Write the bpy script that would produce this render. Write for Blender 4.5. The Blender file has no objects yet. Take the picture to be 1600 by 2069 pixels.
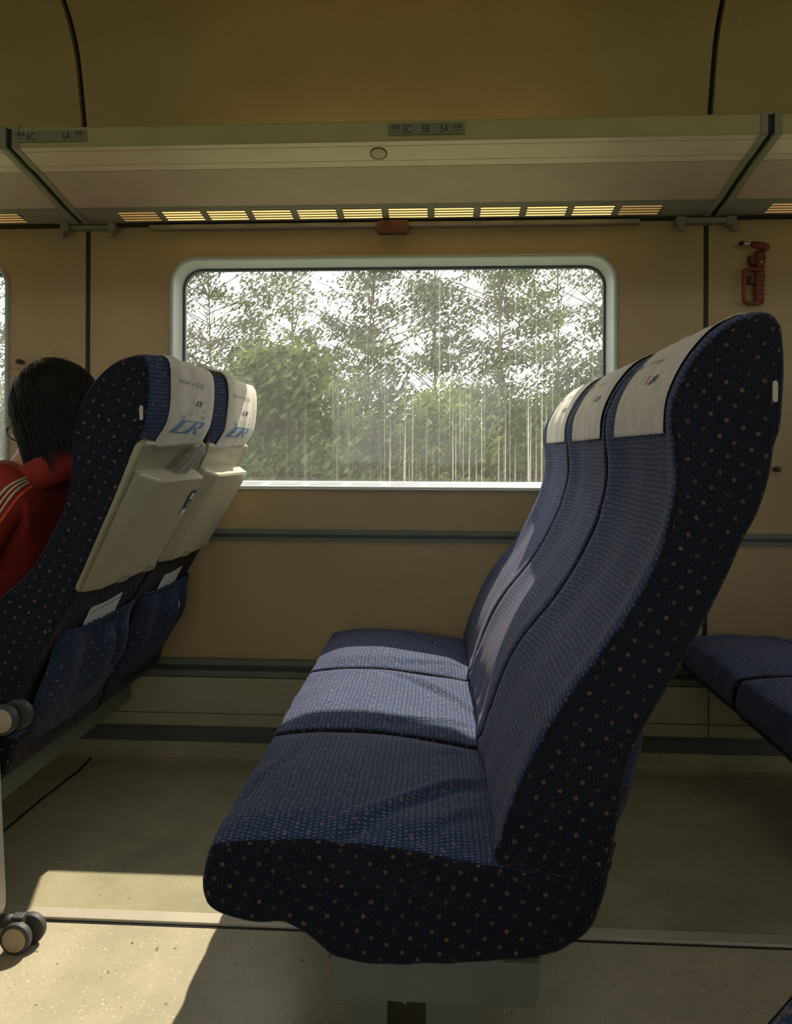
import bpy, bmesh, math, random
from mathutils import Vector, Matrix, noise
from mathutils.geometry import tessellate_polygon
from mathutils.bvhtree import BVHTree
PI = math.pi
sc = bpy.context.scene
C = sc.collection
rnd = random.Random(7)

# ---------------------------------------------------------------- camera
EYE, FOC, HZ, ROLL = 0.99, 1550.0, 915.0, 0.0038
YAW = math.atan(85 / FOC)
cam = bpy.data.cameras.new('camera'); camo = bpy.data.objects.new('camera', cam); C.objects.link(camo)
camo.location = (0, 0, EYE)
camo.rotation_mode = 'QUATERNION'
camo.rotation_quaternion = (Matrix.Rotation(YAW, 4, 'Z') @ Matrix.Rotation(PI / 2, 4, 'X') @ Matrix.Rotation(ROLL, 4, 'Z')).to_quaternion()
cam.sensor_fit = 'HORIZONTAL'; cam.sensor_width = 36; cam.lens = 36 * FOC / 1600
cam.shift_y = -(1034.5 - HZ) / 1600
cam.clip_start = 0.02; cam.clip_end = 300
sc.camera = camo

# ---------------------------------------------------------------- light
W = bpy.data.worlds.new('world'); sc.world = W; W.use_nodes = True
bg = W.node_tree.nodes['Background']; bg.inputs[0].default_value = (0.97, 0.98, 1.0, 1); bg.inputs[1].default_value = 2.3
sun = bpy.data.lights.new('sun', 'SUN'); suno = bpy.data.objects.new('sun', sun); C.objects.link(suno)
sun.energy = 6.1; sun.angle = math.radians(0.55); sun.color = (1.0, 0.87, 0.74)
SUN_TRAVEL = Vector((-0.30, -0.84, -1.0)).normalized()
suno.rotation_mode = 'QUATERNION'; suno.rotation_quaternion = (-SUN_TRAVEL).to_track_quat('Z', 'Y')
suno.location = (2, 8, 8)
sc.view_settings.view_transform = 'Standard'; sc.view_settings.look = 'None'
sc.view_settings.exposure = 0.42; sc.view_settings.gamma = 1.0
sc.view_settings.use_curve_mapping = False

# ---------------------------------------------------------------- helpers
def at(px, py, Y):
    """a pixel of the photograph at the known depth Y -> world point"""
    u, v = px - 800, py - HZ
    cu, su = math.cos(ROLL), math.sin(ROLL)
    u, v = u * cu + v * su, -u * su + v * cu
    t = u / FOC
    r = (t * math.cos(YAW) - math.sin(YAW)) / (math.cos(YAW) + t * math.sin(YAW))
    X = r * Y
    z = -X * math.sin(YAW) + Y * math.cos(YAW)
    return Vector((X, Y, EYE - v * z / FOC))
def xz(pts, Y): return [(at(a, b, Y).x, at(a, b, Y).z) for a, b in pts]

ORG = {}
def thing(name, label, cat, loc, group=None):
    o = bpy.data.objects.new(name, None); C.objects.link(o); o.location = loc
    o.empty_display_size = 0.05
    o['label'] = label; o['category'] = cat
    if group: o['group'] = group
    ORG[o.name] = Vector(loc)
    return o
def tag(o, label, cat, group=None, kind=None):
    if label: o['label'] = label
    if cat: o['category'] = cat
    if group: o['group'] = group
    if kind: o['kind'] = kind
    return o
def link(name, me, parent=None, base=None, kind=None, label=None):
    """vertices are given in world space; the object sits at its own base point"""
    o = bpy.data.objects.new(name, me); C.objects.link(o)
    po = ORG[parent.name] if parent else Vector((0, 0, 0))
    b = Vector(base) if base is not None else po.copy()
    me.transform(Matrix.Translation(-b))
    if parent: o.parent = parent
    o.location = b - po
    ORG[o.name] = b
    if kind: o['kind'] = kind
    if label: o['label'] = label
    return o
def dup(root, loc, label=None, group=None):
    r = root.copy(); C.objects.link(r); r.location = loc
    if label: r['label'] = label
    if group: r['group'] = group
    for ch in list(root.children):
        c = ch.copy(); C.objects.link(c); c.parent = r
        for g in list(ch.children):
            d = g.copy(); C.objects.link(d); d.parent = c
    return r

class MB:
    """collects shapes; build() links them as one mesh object"""
    def __init__(s): s.v = []; s.f = []; s.uv = []; s.sm = []; s.mi = []
    def add(s, vs, fs, uvs=None, smooth=True, mi=0):
        b = len(s.v); s.v += [tuple(v) for v in vs]
        for k, f in enumerate(fs):
            s.f.append([b + i for i in f]); s.sm.append(smooth); s.mi.append(mi)
            s.uv.append(uvs[k] if uvs else None)
    def box(s, x0, x1, y0, y1, z0, z1, bev=0.0, mi=0):
        if x0 > x1: x0, x1 = x1, x0
        if y0 > y1: y0, y1 = y1, y0
        if z0 > z1: z0, z1 = z1, z0
        bm = bmesh.new(); bmesh.ops.create_cube(bm, size=1)
        for v in bm.verts:
            v.co = Vector((x0 + (v.co.x + .5) * (x1 - x0), y0 + (v.co.y + .5) * (y1 - y0), z0 + (v.co.z + .5) * (z1 - z0)))
        if bev: bmesh.ops.bevel(bm, geom=bm.edges[:], offset=bev, segments=2, affect='EDGES', profile=.7)
        s.bm(bm, smooth=False, mi=mi)
    def bm(s, bm, smooth=False, mi=0, M=None):
        bm.verts.index_update()
        vs = [(M @ v.co if M else v.co) for v in bm.verts]
        s.add(vs, [[v.index for v in f.verts] for f in bm.faces], None, smooth, mi); bm.free()
    def tube(s, pts, r, n=10, closed=False, mi=0, caps=True):
        pts = [Vector(p) for p in pts]; m = len(pts); rs = r if isinstance(r, (list, tuple)) else [r] * m
        rings = []; prev = None
        for i, p in enumerate(pts):
            a = pts[(i - 1) % m] if (closed or i) else p
            b = pts[(i + 1) % m] if (closed or i < m - 1) else p
            d = (b - a).normalized()
            if prev is None:
                up = Vector((0, 0, 1)) if abs(d.z) < .9 else Vector((1, 0, 0))
                x = d.cross(up).normalized()
            else: x = (prev - d * prev.dot(d)).normalized()
            prev = x; y = d.cross(x)
            rings.append([p + (x * math.cos(2 * PI * k / n) + y * math.sin(2 * PI * k / n)) * rs[i] for k in range(n)])
        vs = [q for g in rings for q in g]; fs = []
        for i in range(m if closed else m - 1):
            j = (i + 1) % m
            for k in range(n):
                fs.append([i * n + k, i * n + (k + 1) % n, j * n + (k + 1) % n, j * n + k])
        s.add(vs, fs, None, True, mi)
        if caps and not closed:
            s.add(rings[0][::-1], [list(range(n))], None, False, mi); s.add(rings[-1], [list(range(n))], None, False, mi)
    def cyl(s, p, q, r, n=20, mi=0, bev=0):
        p = Vector(p); q = Vector(q); d = (q - p)
        if bev:
            L = d.length; e = d / L
            s.tube([p, p + e * bev * .3, p + e * bev, q - e * bev, q - e * bev * .3, q], [r - bev, r - bev * .3, r, r, r - bev * .3, r - bev], n, mi=mi)
        else: s.tube([p, q], r, n, mi=mi)
    def rings(s, loops, closed=True, cap0=False, cap1=False, mi=0, smooth=False):
        n = len(loops[0]); vs = [q for l in loops for q in l]; fs = []
        for i in range(len(loops) - 1):
            for k in range(n if closed else n - 1):
                fs.append([i * n + k, i * n + (k + 1) % n, (i + 1) * n + (k + 1) % n, (i + 1) * n + k])
        s.add(vs, fs, None, smooth, mi)
        if cap0: s.add(loops[0][::-1], [list(range(n))], None, False, mi)
        if cap1: s.add(loops[-1], [list(range(n))], None, False, mi)
    def extrude(s, poly, fn, a, b, mi=0, smooth=False):
        """poly: 2-D loop, fn(p, t) -> world; prism between t=a and t=b"""
        l0 = [Vector(fn(p, a)) for p in poly]; l1 = [Vector(fn(p, b)) for p in poly]
        s.rings([l0, l1], True, mi=mi, smooth=smooth)
        tri = tessellate_polygon([[Vector((p[0], p[1], 0)) for p in poly]])
        s.add(l0, [list(t) for t in tri], None, False, mi); s.add(l1, [list(t)[::-1] for t in tri], None, False, mi)
    def build(s, name, mats, parent=None, base=None, kind=None, label=None, recalc=True):
        me = bpy.data.meshes.new(name); me.from_pydata(s.v, [], s.f)
        if not isinstance(mats, (list, tuple)): mats = [mats]
        for m in mats: me.materials.append(m)
        me.polygons.foreach_set('use_smooth', s.sm); me.polygons.foreach_set('material_index', s.mi)
        if any(u is not None for u in s.uv):
            ul = me.uv_layers.new(name='UVMap')
            for p, u in zip(me.polygons, s.uv):
                if u is None: continue
                for li, c in zip(p.loop_indices, u): ul.data[li].uv = c
        if recalc:
            bm = bmesh.new(); bm.from_mesh(me); bmesh.ops.remove_doubles(bm, verts=bm.verts, dist=1e-6)
            bmesh.ops.recalc_face_normals(bm, faces=bm.faces); bm.to_mesh(me); bm.free()
        me.update()
        return link(name, me, parent, base, kind, label)

def rrect(x0, x1, z0, z1, r, n=6):
    pts = []
    for cx, cz, a0 in ((x1 - r, z1 - r, 0), (x0 + r, z1 - r, 90), (x0 + r, z0 + r, 180), (x1 - r, z0 + r, 270)):
        for k in range(n + 1):
            a = math.radians(a0 + 90 * k / n); pts.append((cx + r * math.cos(a), cz + r * math.sin(a)))
    return pts
def spline(pts, closed=False, step=0.008):
    P = [Vector(p) for p in pts]; n = len(P); out = []
    for i in range(n if closed else n - 1):
        p0 = P[(i - 1) % n] if (closed or i) else P[0]; p1 = P[i]; p2 = P[(i + 1) % n]
        p3 = P[(i + 2) % n] if (closed or i < n - 2) else P[-1]
        m = max(1, int(math.ceil((p2 - p1).length / step)))
        for k in range(m):
            t = k / m
            out.append(.5 * ((2 * p1) + (p2 - p0) * t + (2 * p0 - 5 * p1 + 4 * p2 - p3) * t * t + (3 * p1 - p0 - 3 * p2 + p3) * t ** 3))
    if not closed: out.append(P[-1])
    return out
def sstep(a, b, x):
    t = min(1, max(0, (x - a) / (b - a))); return t * t * (3 - 2 * t)

# ---------------------------------------------------------------- materials
class NT:
    def __init__(s, name):
        s.m = bpy.data.materials.new(name); s.m.use_nodes = True; s.t = s.m.node_tree
        s.p = s.t.nodes['Principled BSDF']; s.out = s.t.nodes['Material Output']
    def n(s, typ, **kw):
        x = s.t.nodes.new(typ)
        for k, v in kw.items(): setattr(x, k, v)
        return x
    def l(s, a, b): s.t.links.new(a, b)
    def val(s, sock, v):
        if hasattr(v, 'default_value') or hasattr(v, 'links'): s.l(v, sock)
        else: sock.default_value = v
    def math(s, op, a, b=0.0, c=0.0):
        x = s.n('ShaderNodeMath', operation=op); s.val(x.inputs[0], a); s.val(x.inputs[1], b)
        if op in ('MULTIPLY_ADD', 'COMPARE'): s.val(x.inputs[2], c)
        return x.outputs[0]
    def mix(s, f, a, b):
        x = s.n('ShaderNodeMix', data_type='RGBA'); s.val(x.inputs[0], f)
        for i, v in ((6, a), (7, b)):
            if isinstance(v, tuple): x.inputs[i].default_value = (*v, 1) if len(v) == 3 else v
            else: s.l(v, x.inputs[i])
        return x.outputs[2]
    def obj(s): return s.n('ShaderNodeTexCoord').outputs['Object']
    def noise(s, vec, scale, detail=3, rough=.5, mapping=None):
        if mapping:
            mp = s.n('ShaderNodeMapping'); s.l(vec, mp.inputs[0]); mp.inputs['Scale'].default_value = mapping; vec = mp.outputs[0]
        x = s.n('ShaderNodeTexNoise'); s.l(vec, x.inputs['Vector']); x.inputs['Scale'].default_value = scale
        x.inputs['Detail'].default_value = detail; x.inputs['Roughness'].default_value = rough
        return x.outputs['Fac']
    def ramp(s, fac, a, b):
        return s.n_map(fac, a, b)
    def n_map(s, fac, a, b):
        x = s.n('ShaderNodeMapRange'); s.l(fac, x.inputs[0]); x.inputs[1].default_value = a; x.inputs[2].default_value = b
        return x.outputs[0]
    def bump(s, h, strength, dist=.001):
        x = s.n('ShaderNodeBump'); x.inputs['Strength'].default_value = strength; x.inputs['Distance'].default_value = dist
        s.l(h, x.inputs['Height']); s.l(x.outputs[0], s.p.inputs['Normal'])
    def set(s, **kw):
        for k, v in kw.items():
            sock = s.p.inputs[k.replace('_', ' ')]
            if isinstance(v, tuple): sock.default_value = (*v, 1) if len(v) == 3 else v
            else: s.val(sock, v)
        return s
def lin(r, g, b):
    f = lambda c: (c / 255 / 12.92) if c <= 10 else ((c / 255 + .055) / 1.055) ** 2.4
    return (f(r), f(g), f(b))

def plastic(name, col, rough=.5, var=.12, grain=.0, bump=0.15, metal=0.0, coat=0.0):
    t = NT(name); o = t.obj()
    f = t.n_map(t.noise(o, 9, 4), .3, .7)
    c = t.mix(f, tuple(x * (1 - var) for x in col), tuple(min(1, x * (1 + var)) for x in col))
    t.set(Base_Color=c, Roughness=rough, Metallic=metal)
    if bump: t.bump(t.noise(o, 900, 2), bump, .0004)
    if coat: t.set(Coat_Weight=coat)
    return t.m

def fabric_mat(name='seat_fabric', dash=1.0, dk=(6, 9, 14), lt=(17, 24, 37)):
    t = NT(name); uvn = t.n('ShaderNodeUVMap'); sp = t.n('ShaderNodeSeparateXYZ'); t.l(uvn.outputs[0], sp.inputs[0])
    nz = t.n('ShaderNodeTexNoise'); t.l(uvn.outputs[0], nz.inputs['Vector']); nz.inputs['Scale'].default_value = 22
    sn = t.n('ShaderNodeSeparateXYZ'); t.l(nz.outputs['Color'], sn.inputs[0])
    u = t.math('MULTIPLY_ADD', sn.outputs[0], .010, sp.outputs[0]); v = t.math('MULTIPLY_ADD', sn.outputs[1], .010, sp.outputs[1])
    def lattice(a, b, wu, wv, stroke=None, off=0.0):
        vv = t.math('DIVIDE', v, b); row = t.math('FLOOR', vv); fv = t.math('SUBTRACT', vv, row)
        sh = t.math('MULTIPLY', t.math('MODULO', t.math('ABSOLUTE', row), 2.0), .5)
        uu = t.math('ADD', t.math('ADD', t.math('DIVIDE', u, a), sh), off); col = t.math('FLOOR', uu); fu = t.math('SUBTRACT', uu, col)
        m = t.math('MULTIPLY', t.math('LESS_THAN', fu, wu), t.math('LESS_THAN', fv, wv))
        if stroke:
            s_ = t.math('FRACT', t.math('DIVIDE', u, stroke)); m = t.math('MULTIPLY', m, t.math('GREATER_THAN', s_, .38))
        cx = t.n('ShaderNodeCombineXYZ'); t.l(col, cx.inputs[0]); t.l(row, cx.inputs[1])
        wn = t.n('ShaderNodeTexWhiteNoise'); t.l(cx.outputs[0], wn.inputs[0])
        return m, wn.outputs['Value']
    m1, r1 = lattice(.034, .0165, .165, .34, .0019)
    m2, r2 = lattice(.0066, .0088, .36, .54)
    m3, r3 = lattice(.0036, .0030, .5, .5)
    uvv = uvn.outputs[0]
    wv = t.noise(uvv, 900, 2, .6, mapping=(1, .45, 1)); wv2 = t.noise(uvv, 60, 3)
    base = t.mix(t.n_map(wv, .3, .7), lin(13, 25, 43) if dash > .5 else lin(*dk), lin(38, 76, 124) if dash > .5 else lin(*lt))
    base = t.mix(t.math('MULTIPLY', m3, .35), base, lin(14, 22, 42))
    c = t.mix(t.math('MULTIPLY', m2, t.math('MULTIPLY_ADD', r2, .32 * dash, .17 * dash)), base, lin(178, 160, 162))
    c = t.mix(t.math('MULTIPLY', m1, t.math('MULTIPLY_ADD', r1, .5, .12)), c, lin(190, 128, 82))
    c = t.mix(t.math('MULTIPLY', t.n_map(wv2, .35, .7), .18), c, lin(20, 26, 44))
    t.set(Base_Color=c, Roughness=.85, Sheen_Weight=.10 if dash > .5 else .05, Sheen_Roughness=.4, Sheen_Tint=(.9, .75, .75), Specular_IOR_Level=.25)
    t.bump(t.math('ADD', t.math('ADD', wv, t.math('MULTIPLY', m2, .5)), m3), .55, .0008)
    return t.m

def wall_mat(name, a, b, rough=.55):
    t = NT(name); o = t.obj()
    c = t.mix(t.n_map(t.noise(o, 3, 4), .3, .7), a, b)
    c = t.mix(t.math('MULTIPLY', t.n_map(t.noise(o, 260, 3, .7), .4, .75), .25), c, tuple(x * .7 for x in a))
    c = t.mix(t.math('MULTIPLY', t.n_map(t.noise(o, 14, 5, .7), .66, .74), .25), c, tuple(x * .45 for x in a))
    t.set(Base_Color=c, Roughness=rough, Specular_IOR_Level=.35)
    t.bump(t.noise(o, 500, 2), .12, .0005)
    return t.m

def carpet_mat():
    t = NT('carpet'); o = t.obj()
    n1 = t.n_map(t.noise(o, 420, 3, .7), .35, .65); n2 = t.n_map(t.noise(o, 5, 5, .65), .35, .7)
    c = t.mix(n2, lin(168, 164, 134), lin(194, 184, 150))
    c = t.mix(t.math('MULTIPLY', n1, .35), c, lin(110, 104, 84))
    sp = t.n_map(t.noise(o, 38, 2, .4, mapping=(1, 2.2, 1)), .72, .76)
    c = t.mix(t.math('MULTIPLY', sp, .4), c, lin(50, 48, 40))
    t.set(Base_Color=c, Roughness=.95, Specular_IOR_Level=.1)
    t.bump(t.noise(o, 700, 3, .8), .9, .002)
    return t.m
def vinyl_mat():
    t = NT('speckled_vinyl'); o = t.obj()
    c = t.mix(t.n_map(t.noise(o, 7, 4, .6), .35, .7), lin(164, 156, 132), lin(184, 174, 146))
    def chips(scale, thr, colr, amt):
        vo = t.n('ShaderNodeTexVoronoi'); mp = t.n('ShaderNodeMapping'); t.l(o, mp.inputs[0]); mp.inputs['Scale'].default_value = (1, 1.4, 1)
        t.l(mp.outputs[0], vo.inputs['Vector']); vo.inputs['Scale'].default_value = scale
        wn = t.n('ShaderNodeTexWhiteNoise'); t.l(vo.outputs['Position'], wn.inputs[0])
        d = t.math('LESS_THAN', vo.outputs['Distance'], t.math('MULTIPLY', wn.outputs['Value'], thr))
        k = t.math('GREATER_THAN', wn.outputs['Value'], .55)
        return t.math('MULTIPLY', t.math('MULTIPLY', d, k), amt)
    c = t.mix(chips(105, .24, None, .6), c, lin(235, 222, 190))
    t2 = chips(140, .26, None, .55)
    c = t.mix(t2, c, lin(120, 96, 70))
    dirt = t.n_map(t.noise(o, 55, 2, .5), .70, .74)
    c = t.mix(t.math('MULTIPLY', dirt, .75), c, lin(60, 56, 48))
    t.set(Base_Color=c, Roughness=.32, Specular_IOR_Level=.5)
    t.bump(t.noise(o, 60, 4, .6), .25, .0012)
    return t.m
def glass_mat():
    t = NT('window_glass'); t.t.nodes.remove(t.p)
    tr = t.n('ShaderNodeBsdfTransparent'); tr.inputs[0].default_value = (.93, .96, .93, 1)
    gl = t.n('ShaderNodeBsdfGlossy'); gl.inputs['Roughness'].default_value = .02
    fr = t.n('ShaderNodeFresnel'); fr.inputs[0].default_value = 1.45
    m1 = t.n('ShaderNodeMixShader'); t.l(t.math('MULTIPLY', fr.outputs[0], .6), m1.inputs[0]); t.l(tr.outputs[0], m1.inputs[1]); t.l(gl.outputs[0], m1.inputs[2])
    df = t.n('ShaderNodeBsdfTranslucent'); df.inputs[0].default_value = (.95, .93, .84, 1)
    o = t.obj(); st = t.noise(o, 1, 3, .6, mapping=(115, 1, .8))
    sx = t.n('ShaderNodeSeparateXYZ'); t.l(o, sx.inputs[0])
    lowz = t.n_map(sx.outputs[2], .42, -.12); rx = t.n_map(sx.outputs[0], -.5, .25)
    streak = t.math('MULTIPLY', t.math('MULTIPLY', t.n_map(st, .57, .68), lowz), rx)
    film = t.math('MULTIPLY_ADD', t.noise(o, 6, 3), .04, .02)
    f = t.math('MINIMUM', t.math('ADD', film, t.math('MULTIPLY', streak, .26)), .5)
    m2 = t.n('ShaderNodeMixShader'); t.l(f, m2.inputs[0]); t.l(m1.outputs[0], m2.inputs[1]); t.l(df.outputs[0], m2.inputs[2])
    t.l(m2.outputs[0], t.out.inputs[0])
    return t.m
def leaf_mat(name, a, b):
    t = NT(name); t.t.nodes.remove(t.p)
    gi = t.n('ShaderNodeNewGeometry').outputs['Random Per Island']
    c = t.mix(gi, a, b)
    d = t.n('ShaderNodeBsdfDiffuse'); tl = t.n('ShaderNodeBsdfTranslucent'); t.l(c, d.inputs[0]); t.l(c, tl.inputs[0])
    m = t.n('ShaderNodeMixShader'); m.inputs[0].default_value = .55; t.l(d.outputs[0], m.inputs[1]); t.l(tl.outputs[0], m.inputs[2])
    t.l(m.outputs[0], t.out.inputs[0]); return t.m
def emit_mat(name, col, st):
    t = NT(name); t.set(Base_Color=col, Emission_Color=col, Emission_Strength=st); return t.m
def cloth_mat():
    t = NT('white_cotton'); o = t.obj()
    c = t.mix(t.n_map(t.noise(o, 30, 4), .3, .7), lin(205, 196, 178), lin(222, 214, 198))
    c = t.mix(t.math('MULTIPLY', t.n_map(t.noise(o, 1, 2, .5, mapping=(60, 400, 60)), .45, .7), .2), c, lin(170, 160, 142))
    t.set(Base_Color=c, Roughness=.9, Sheen_Weight=.2, Specular_IOR_Level=.1)
    t.bump(t.noise(o, 1400, 2), .4, .0004)
    return t.m

M = dict(
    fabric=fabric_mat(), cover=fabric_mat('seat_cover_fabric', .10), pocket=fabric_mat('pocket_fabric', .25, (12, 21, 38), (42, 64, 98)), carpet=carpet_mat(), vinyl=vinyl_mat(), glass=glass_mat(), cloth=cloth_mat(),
    wall=wall_mat('wall_laminate', lin(172, 148, 108), lin(182, 158, 118)),
    upper=wall_mat('ceiling_laminate', lin(170, 150, 108), lin(182, 162, 118)),
    heater=wall_mat('heater_cover_paint', lin(162, 156, 128), lin(176, 168, 138)),
    rail=plastic('grey_green_rail', lin(104, 110, 96), .5),
    raildark=plastic('dark_rail_groove', lin(62, 72, 64), .5),
    skirt=plastic('grey_skirting', lin(88, 92, 86), .5),
    rubber=plastic('black_rubber', lin(22, 24, 22), .6),
    alu=plastic('window_aluminium', lin(176, 180, 174), .42, .05),
    gasket=plastic('dark_gasket', lin(52, 70, 72), .5),
    white=plastic('white_sill', lin(226, 222, 212), .5, .04),
    lip=plastic('rack_lip_paint', lin(166, 156, 108), .45, .04),
    strip=plastic('rack_light_strip_cover', lin(210, 190, 172), .4, .04),
    under=plastic('rack_underside', lin(180, 158, 142), .6, .05),
    endcap=plastic('rack_end_cap', lin(132, 128, 110), .5, .05),
    sign=plastic('sign_plate', lin(118, 118, 92), .4, .03),
    ink=plastic('black_ink', lin(22, 22, 22), .6, bump=0),
    inkblue=plastic('navy_ink', lin(30, 52, 84), .8, bump=0), inksky=plastic('blue_ink', lin(98, 138, 176), .8, bump=0),
    inkred=plastic('red_ink', lin(190, 96, 72), .8, bump=0), inkgrey=plastic('grey_ink', lin(112, 116, 112), .8, bump=0),
    lamp=emit_mat('warm_lamp', (1.0, .62, .22), 1.0),
    cove=emit_mat('added_cove_tube', (1, .60, .18), 1.7),  # glow of the lamps added on the racks
    added_ceil_lamp=emit_mat('added_ceiling_diffuser', (.95, 1.0, .93), 1.2),  # glow of the added fill lamps above the aisle
    lampdim=emit_mat('warm_lamp_dim', (1.0, .58, .20), .22),
    beige=plastic('tray_plastic', lin(172, 164, 132), .38, .04, bump=.1),
    beige2=plastic('tray_plastic_trim', lin(150, 142, 112), .42, .04),
    steel=plastic('seat_base_grey', lin(104, 108, 98), .5, .06),
    dark=plastic('dark_metal', lin(76, 70, 54), .45, .1),
    chrome=plastic('bright_steel', lin(200, 200, 195), .25, .03, metal=.9),
    red=plastic('red_plastic', lin(116, 44, 26), .45), knobdark=plastic('dark_knob', lin(60, 50, 38), .5), knobpale=plastic('pale_knob', lin(214, 188, 140), .5),
    brown=plastic('brown_plastic', lin(92, 52, 28), .5),
    trim=plastic('floor_trim_aluminium', lin(186, 178, 158), .42, .05, metal=.25),
    case=plastic('suitcase_shell', lin(196, 192, 178), .4, .03), tyre=plastic('suitcase_tyre', lin(62, 62, 60), .6),
    hub=plastic('wheel_cap', lin(168, 150, 120), .5),
    paper=plastic('paper', lin(206, 204, 190), .8, .03, bump=0), news=plastic('newsprint', lin(158, 154, 146), .85, .08, bump=0),
    skin=plastic('skin', lin(190, 140, 110), .5, .05), hair=plastic('black_hair', lin(20, 17, 15), .38, .3),
    jacket=plastic('red_jersey', lin(140, 34, 16), .85, .12, bump=.4), orange=plastic('orange_piping', lin(232, 84, 30), .7),
    stripe=plastic('beige_stripe', lin(190, 176, 140), .8), trouser=plastic('dark_trousers', lin(40, 42, 52), .85), shoe=plastic('white_shoe', lin(190, 186, 178), .6),
    frame=plastic('black_spectacle', lin(20, 20, 20), .3), eye=plastic('eye', lin(210, 205, 200), .3, bump=0), lips=plastic('lips', lin(150, 80, 70), .5, bump=0),
    grass=wall_mat('trackside_grass', lin(96, 110, 60), lin(128, 132, 84), .9), bark=wall_mat('bark', lin(84, 72, 58), lin(112, 98, 80), .9),
    leafa=leaf_mat('leaf_deep', lin(60, 76, 46), lin(104, 118, 72)), leafb=leaf_mat('leaf_grey', lin(80, 88, 72), lin(118, 122, 100)),
    leafc=leaf_mat('leaf_bright', lin(88, 104, 56), lin(128, 136, 86)),
    bank=wall_mat('earth_bank', lin(112, 100, 78), lin(134, 122, 96), .95),
)

# ---------------------------------------------------------------- structure
WY = 2.5
SEAMS = [-1.168 - 4.04, -1.168 - 2.02, -1.168, 0.852, 0.852 + 2.02, .852 + 4.04]
WCX = (-4.18, -2.17, -0.158, 1.862, 3.882)
FRX, FRZ0, FRZ1 = 0.733, 0.866, 1.636          # half width, bottom, top of the window frame
XL, XR, YN = -5.22, 4.90, -0.95

def struct(mb, name, mats, parent=None, base=None, **k): return mb.build(name, mats, parent, base, kind=None if parent else 'structure', **k)

m = MB(); m.box(XL, XR, YN, 1.575, -.06, 0.0); floor = struct(m, 'floor', M['vinyl'], base=(0, 0, 0))
m = MB(); m.box(XL, XR, 1.612, WY + .1, -.06, .004)
prof = [(2.40, .004), (2.43, .008), (2.452, .022), (2.462, .045), (2.50, .045), (2.50, -.02), (2.40, -.02)]
m.extrude(prof, lambda p, t: (t, p[0], p[1]), XL, XR)
carp = m.build('carpet', M['carpet'], floor)
m = MB(); m.box(XL, XR, 1.578, 1.612, -.01, .0075, .002); struct(m, 'trim_1', M['trim'], base=(0, 1.59, 0))
m = MB(); m.box(XL, XR, 1.572, 1.5785, -.02, .0015); struct(m, 'trim_2', M['rubber'], base=(0, 1.575, 0))
# thin welded floor joint running under the left seats
m = MB(); pts = [at(15, 1677, 0), ]
def onfloor(px, py):
    Y = 1.5
    for _ in range(30):
        Z = at(px, py, Y).z; Y *= EYE / (EYE - Z)
    p = at(px, py, Y); return Vector((p.x, p.y, .0055))
m.tube([onfloor(a, b) for a, b in ((-60, 1737), (15, 1677), (80, 1622), (160, 1560), (184, 1534))], .0035, 6)
struct(m, 'trim_3', M['rubber'])

# wall bays: laminate with a rounded window opening
wallo = bpy.data.objects.new('wall_back', None); C.objects.link(wallo); wallo['kind'] = 'structure'; ORG['wall_back'] = Vector((0, 0, 0))
ZR1, ZR0 = .738, .700      # mid rail
ZL1, ZL0 = .310, .258      # low rail
for i in range(5):
    x0, x1 = SEAMS[i] + .008, SEAMS[i + 1] - .008; cx = WCX[i]
    hole = rrect(cx - FRX + .012, cx + FRX - .012, FRZ0 + .012, FRZ1 - .012, .075, 8)
    outer = [(x0, ZR1), (x1, ZR1), (x1, 1.80), (x0, 1.80)]
    tri = tessellate_polygon([[Vector((*p, 0)) for p in outer], [Vector((*p, 0)) for p in hole]])
    vs = [(p[0], WY, p[1]) for p in outer + hole]
    m = MB(); m.add(vs, [list(t) for t in tri], None, False)
    m.rings([[Vector((p[0], WY, p[1])) for p in hole], [Vector((p[0], WY + .09, p[1])) for p in hole]])
    m.build('wall_panel', M['wall'], wallo, base=(cx, WY, 1.2))
    m = MB(); m.box(x0, x1, WY, WY + .01, ZL1, ZR0, .001); m.build('lower_wall_panel', M['wall'], wallo, base=(cx, WY, .5))
    m = MB()
    m.box(x0 - .006, x1 + .006, 2.462, WY + .05, .14, ZL0 - .003, .0015)
    m.box(x0 - .006, x1 + .006, 2.462, WY + .05, .098, .1375, .0015)
    m.build('heater_panel', M['heater'], wallo, base=(cx, 2.46, .1))
m = MB(); m.box(XL, XR, WY + .03, WY + .06, -.05, ZR1 + .01); m.box(XL, XR, WY + .03, WY + .06, FRZ1 + .03, 2.1)

for x in SEAMS: m.box(x - .05, x + .05, WY + .03, WY + .06, 0, 2.1)  # unseen strips added behind the joints to keep sun from leaking in
m.build('wall_backing', M['rubber'], wallo)
for i, x in enumerate(SEAMS):
    m = MB(); m.box(x - .0075, x + .0075, WY - .001, WY + .03, ZL1, 1.80); struct(m, 'trim_%d' % (4 + i), M['rubber'], base=(x, WY, 0))
# mid rail: grey-green rail with a darker groove
m = MB(); m.box(XL, XR, 2.488, WY + .01, .722, ZR1, .001); m.box(XL, XR, 2.488, WY + .01, ZR0, .711, .001)
r_ = struct(m, 'trim_20', M['rail'], base=(0, 2.49, .7))
m = MB(); m.box(XL, XR, 2.494, WY + .01, .711, .722); m.build('groove', M['raildark'], r_)
m = MB(); m.box(XL, XR, 2.476, WY + .01, .293, ZL1, .002); m.box(XL, XR, 2.464, WY + .01, ZL0, .277, .002)
r_ = struct(m, 'trim_21', M['rail'], base=(0, 2.48, .26))
m = MB(); m.box(XL, XR, 2.484, WY + .01, .276, .294); m.build('groove', M['raildark'], r_)
m = MB(); m.box(XL, XR, 2.470, WY + .02, .04, .099, .002); m.box(XL, XR, 2.466, 2.49, .040, .085, .003); struct(m, 'baseboard_back', M['skirt'], base=(0, 2.47, .04))
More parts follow.
